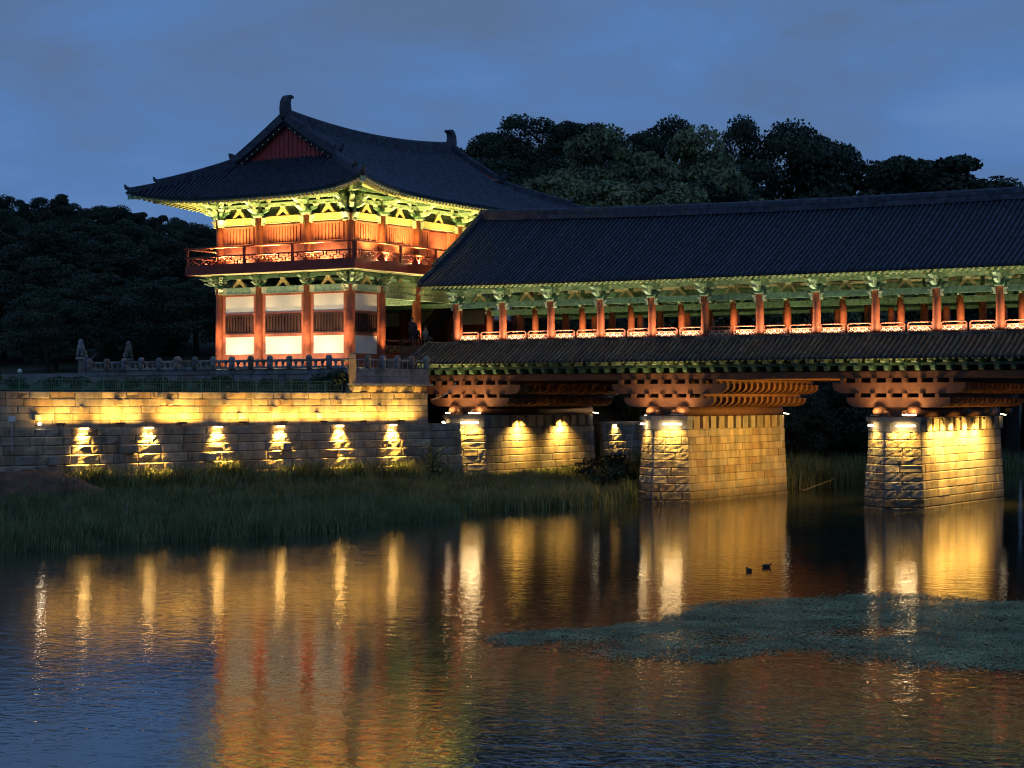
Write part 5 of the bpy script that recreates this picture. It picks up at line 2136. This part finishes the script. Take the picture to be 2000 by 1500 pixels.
# ---------------------------------------------------------------- stone lions, marker, people, ducks
def lion(x, y, lab, turn):
    t_ = empty('stone_lion', (x, y, 7.4), lab, 'statue', 'stone lions on pillars')
    mb_ = MB()
    mb_.lathe((x, y, 7.4), [(.30, 0), (.26, .12), (.22, .3), (.22, 1.05), (.24, 1.10)], 8)
    mb_.build('pillar', 'granite_grey', t_)
    mb_ = MB()
    mb_.lathe((x, y, 8.48), [(.26, 0), (.42, .10), (.42, .18), (.36, .24)], 12)
    mb_.build('lotus_base', 'granite_grey', t_)
    # seated body, one skin from haunches to head
    me = bpy.data.meshes.new('lion_body')
    cs, sn = math.cos(turn), math.sin(turn)
    vs_ = [(0, .14, .30), (0, .04, .52), (0, -.06, .80), (0, -.12, 1.04), (0, -.30, 1.02), (.17, -.18, .30), (.17, -.26, .06), (-.17, -.18, .30), (-.17, -.26, .06), (.26, .10, .14), (.28, -.10, .06), (-.26, .10, .14), (-.28, -.10, .06), (.10, -.02, 1.22), (-.10, -.02, 1.22)]
    ed = [(0, 1), (1, 2), (2, 3), (3, 4), (2, 5), (5, 6), (2, 7), (7, 8), (0, 9), (9, 10), (0, 11), (11, 12), (3, 13), (3, 14)]
    rr = [.27, .26, .23, .21, .11, .10, .08, .10, .08, .15, .08, .15, .08, .05, .05]
    me.from_pydata([(a * cs - b2 * sn, a * sn + b2 * cs, z) for a, b2, z in vs_], ed, [])
    me.materials.append(MATS['granite_grey'])
    o_ = place('lion_body', me, t_, (x, y, 8.72))
    sk_ = o_.modifiers.new('skin', 'SKIN')
    for i, r2 in enumerate(rr):
        me.skin_vertices[0].data[i].radius = (r2, r2)
    me.skin_vertices[0].data[0].use_root = True
    ss = o_.modifiers.new('subdivision', 'SUBSURF')
    ss.levels = ss.render_levels = 1


lion(-95.6, 94.0, 'weathered stone lion seated on a pillar, the left one with pointed ears', .3)
lion(-95.6, 98.6, 'weathered stone lion seated on a pillar, nearer the gatehouse', 1.0)
x, y = -89.4, 97.0
mk = empty('stone_marker', (x, y, 7.4), 'squat round-topped stone marker behind the balustrade', 'marker stone')
MB().lathe((x, y, 7.4), [(.34, 0), (.34, .98), (.30, 1.18), (.20, 1.30), (.05, 1.36)], 12).build('shaft', 'granite', mk, True)
# garden lamp in the shrubs at the far left
c = WA + WD * 25.6 - WN * 1.2
gl = empty('garden_lamp', (c.x, c.y, 6.2), 'unlit garden lamp with round head among the shrubs at far left', 'lamp')
MB().tube([(c.x, c.y, 6.2), (c.x, c.y, 7.05)], .025, 7).build('pole', 'fence_green', gl)
MB().lathe((c.x, c.y, 7.05), [(.05, 0), (.11, .06), (.11, .14), (.04, .22)], 10).build('globe', 'plaster', gl, True)


def person(x, y, z, joints, edges, radii, lab, cloth, head, turn=0.0):
    p_ = empty('person', (x, y, z), lab, 'person', 'visitors by the bridge entrance')
    me = bpy.data.meshes.new('body')
    cs, sn = math.cos(turn), math.sin(turn)
    me.from_pydata([(a * cs - b2 * sn, a * sn + b2 * cs, h) for a, b2, h in joints], edges, [])
    me.materials.append(MATS[cloth])
    o_ = place('body', me, p_, (x, y, z))
    o_.modifiers.new('skin', 'SKIN')
    for i, r2 in enumerate(radii):
        me.skin_vertices[0].data[i].radius = (r2, r2)
    me.skin_vertices[0].data[0].use_root = True
    ss = o_.modifiers.new('subdivision', 'SUBSURF')
    ss.levels = ss.render_levels = 1
    hx_, hy_, hz_ = head
    hx_, hy_ = hx_ * cs - hy_ * sn, hx_ * sn + hy_ * cs
    mb_ = MB()
    mb_.lathe((x + hx_, y + hy_, z + hz_), [(.045, -.02), (.075, .02), (.09, .09), (.09, .14), (.07, .20), (.03, .225)], 12)
    fy = Vector((sn, -cs, 0))
    c_ = Vector((x + hx_, y + hy_, z + hz_ + .09)) + fy * .085
    mb_.lathe(c_ - Vector((0, 0, .03)), [(.018, 0), (.022, .015), (.008, .06)], 6)
    mb_.build('head', 'skin', p_, True)
    mb_ = MB()
    b_ = Vector((x + hx_, y + hy_, z + hz_)) - fy * .015
    mb_.lathe(b_, [(.085, .05), (.10, .11), (.10, .16), (.08, .215), (.03, .245)], 12)
    mb_.build('hair', 'hair', p_, True)


ST_J = [(0, 0, .95), (0, 0, 1.15), (0, .01, 1.38), (0, 0, 1.50), (.09, 0, .88), (.10, -.01, .48), (.10, .02, .08), (.10, -.12, .03), (-.09, 0, .88), (-.10, .02, .48), (-.10, .04, .08), (-.10, -.10, .03), (.19, 0, 1.38), (.24, .02, 1.10), (.22, -.10, .86), (.22, -.14, .78), (-.19, 0, 1.38), (-.24, .02, 1.10), (-.22, -.10, .86), (-.22, -.14, .78)]
ST_E = [(0, 1), (1, 2), (2, 3), (0, 4), (4, 5), (5, 6), (6, 7), (0, 8), (8, 9), (9, 10), (10, 11), (2, 12), (12, 13), (13, 14), (14, 15), (2, 16), (16, 17), (17, 18), (18, 19)]
ST_R = [.14, .13, .15, .055, .10, .07, .05, .045, .10, .07, .05, .045, .075, .05, .038, .04, .075, .05, .038, .04]
SI_J = [(0, 0, .46), (0, .02, .68), (0, .0, .92), (0, -.02, 1.04), (.10, -.12, .46), (.11, -.44, .48), (.11, -.44, .08), (.11, -.56, .04), (-.10, -.12, .46), (-.11, -.44, .48), (-.11, -.44, .08), (-.11, -.56, .04), (.19, 0, .92), (.24, -.02, .66), (.15, -.28, .56), (.13, -.36, .55), (-.19, 0, .92), (-.24, -.02, .66), (-.15, -.28, .56), (-.13, -.36, .55)]
person(-67.9, 94.75, 9.02 + .06, ST_J, ST_E, ST_R, 'person in dark clothes standing by the lit column at the bridge entrance', 'cloth_dark', (0, -.01, 1.50), .6)
mb = MB()
bn = empty('bench', (-67.2, 94.95, 9.1), 'low dark bench at the bridge entrance with people seated', 'bench')
SEAT = MB().box(-69.3, -66.95, 95.0, 95.4, 9.45, 9.52).build('seat', 'dark_brown', bn)
for q in (-69.1, -67.2):
    MB().box(q - .05, q + .05, 95.05, 95.35, 9.1, 9.45).build('leg', 'dark_brown', bn)
person(-67.95, 95.2, 9.10 - .03, SI_J, ST_E, ST_R, 'person with dark hair seated in front of the large orange column', 'cloth_dark', (0, -.02, 1.03), 3.4)
person(-67.25, 95.2, 9.10 - .03, SI_J, ST_E, ST_R, 'person in dark clothes seated just right of the large orange column', 'cloth_grey', (0, -.02, 1.03), 2.8)
person(-65.45, 95.75, 9.10 - .25, SI_J, ST_E, ST_R, 'person with dark hair seated beside the first red bridge column', 'cloth_dark', (0, -.02, 1.03), 3.0)
RA_J = list(ST_J)
RA_J[13:16] = [(.42, -.02, 1.50), (.62, -.06, 1.72), (.68, -.07, 1.80)]
person(-87.4, 86.4, 6.95, RA_J, ST_E, ST_R, 'person in grey with one arm raised by the end of the balustrade', 'cloth_grey', (0, -.01, 1.50), .5)


def duck(x, y, turn, lab):
    d_ = empty('duck', (x, y, 0), lab, 'duck', 'ducks on the river')
    me = bpy.data.meshes.new('body')
    cs, sn = math.cos(turn), math.sin(turn)
    J = [(0, 0, .03), (-.11, 0, .04), (-.18, 0, .07), (.09, 0, .04), (.13, 0, .085), (.145, 0, .135), (.18, 0, .135)]
    me.from_pydata([(a * cs - b2 * sn, a * sn + b2 * cs, h) for a, b2, h in J], [(0, 1), (1, 2), (0, 3), (3, 4), (4, 5), (5, 6)], [])
    me.materials.append(MATS['duck_brown'])
    o_ = place('body', me, d_, (x, y, 0))
    o_.modifiers.new('skin', 'SKIN')
    for i, r2 in enumerate([.07, .055, .015, .05, .026, .030, .02]):
        me.skin_vertices[0].data[i].radius = (r2, r2)
    me.skin_vertices[0].data[0].use_root = True
    ss = o_.modifiers.new('subdivision', 'SUBSURF')
    ss.levels = ss.render_levels = 1
    MB().tube([(x + .195 * cs, y + .195 * sn, .13), (x + .235 * cs, y + .235 * sn, .122)], [.012, .007], 6).build('bill', 'ochre_paint', d_)


for px__, f_, tn, lab in ((7.9, 62.8, 2.6, 'dark duck swimming on the left of the pair between the piers'), (8.7, 64.3, .6, 'dark duck swimming on the right of the pair between the piers')):
    x, y = plan(px__, f_)
    duck(x, y, tn, lab)

# loose cable hanging beside the corner balcony
c = WA + WD * -0.3 + Vector((0, 0, 0))
cb = empty('cable', (c.x, c.y, 5.8), 'pale cable looping down beside the corner balcony', 'cable')
mb = MB()
mb.tube([(c.x + .9, c.y + 1.2, 6.75), (c.x + .8, c.y + .9, 6.3), (c.x + .4, c.y + .5, 5.95), (c.x - .1, c.y + .2, 5.75)], .025, 6)
mb.build('strand', 'cable', cb)
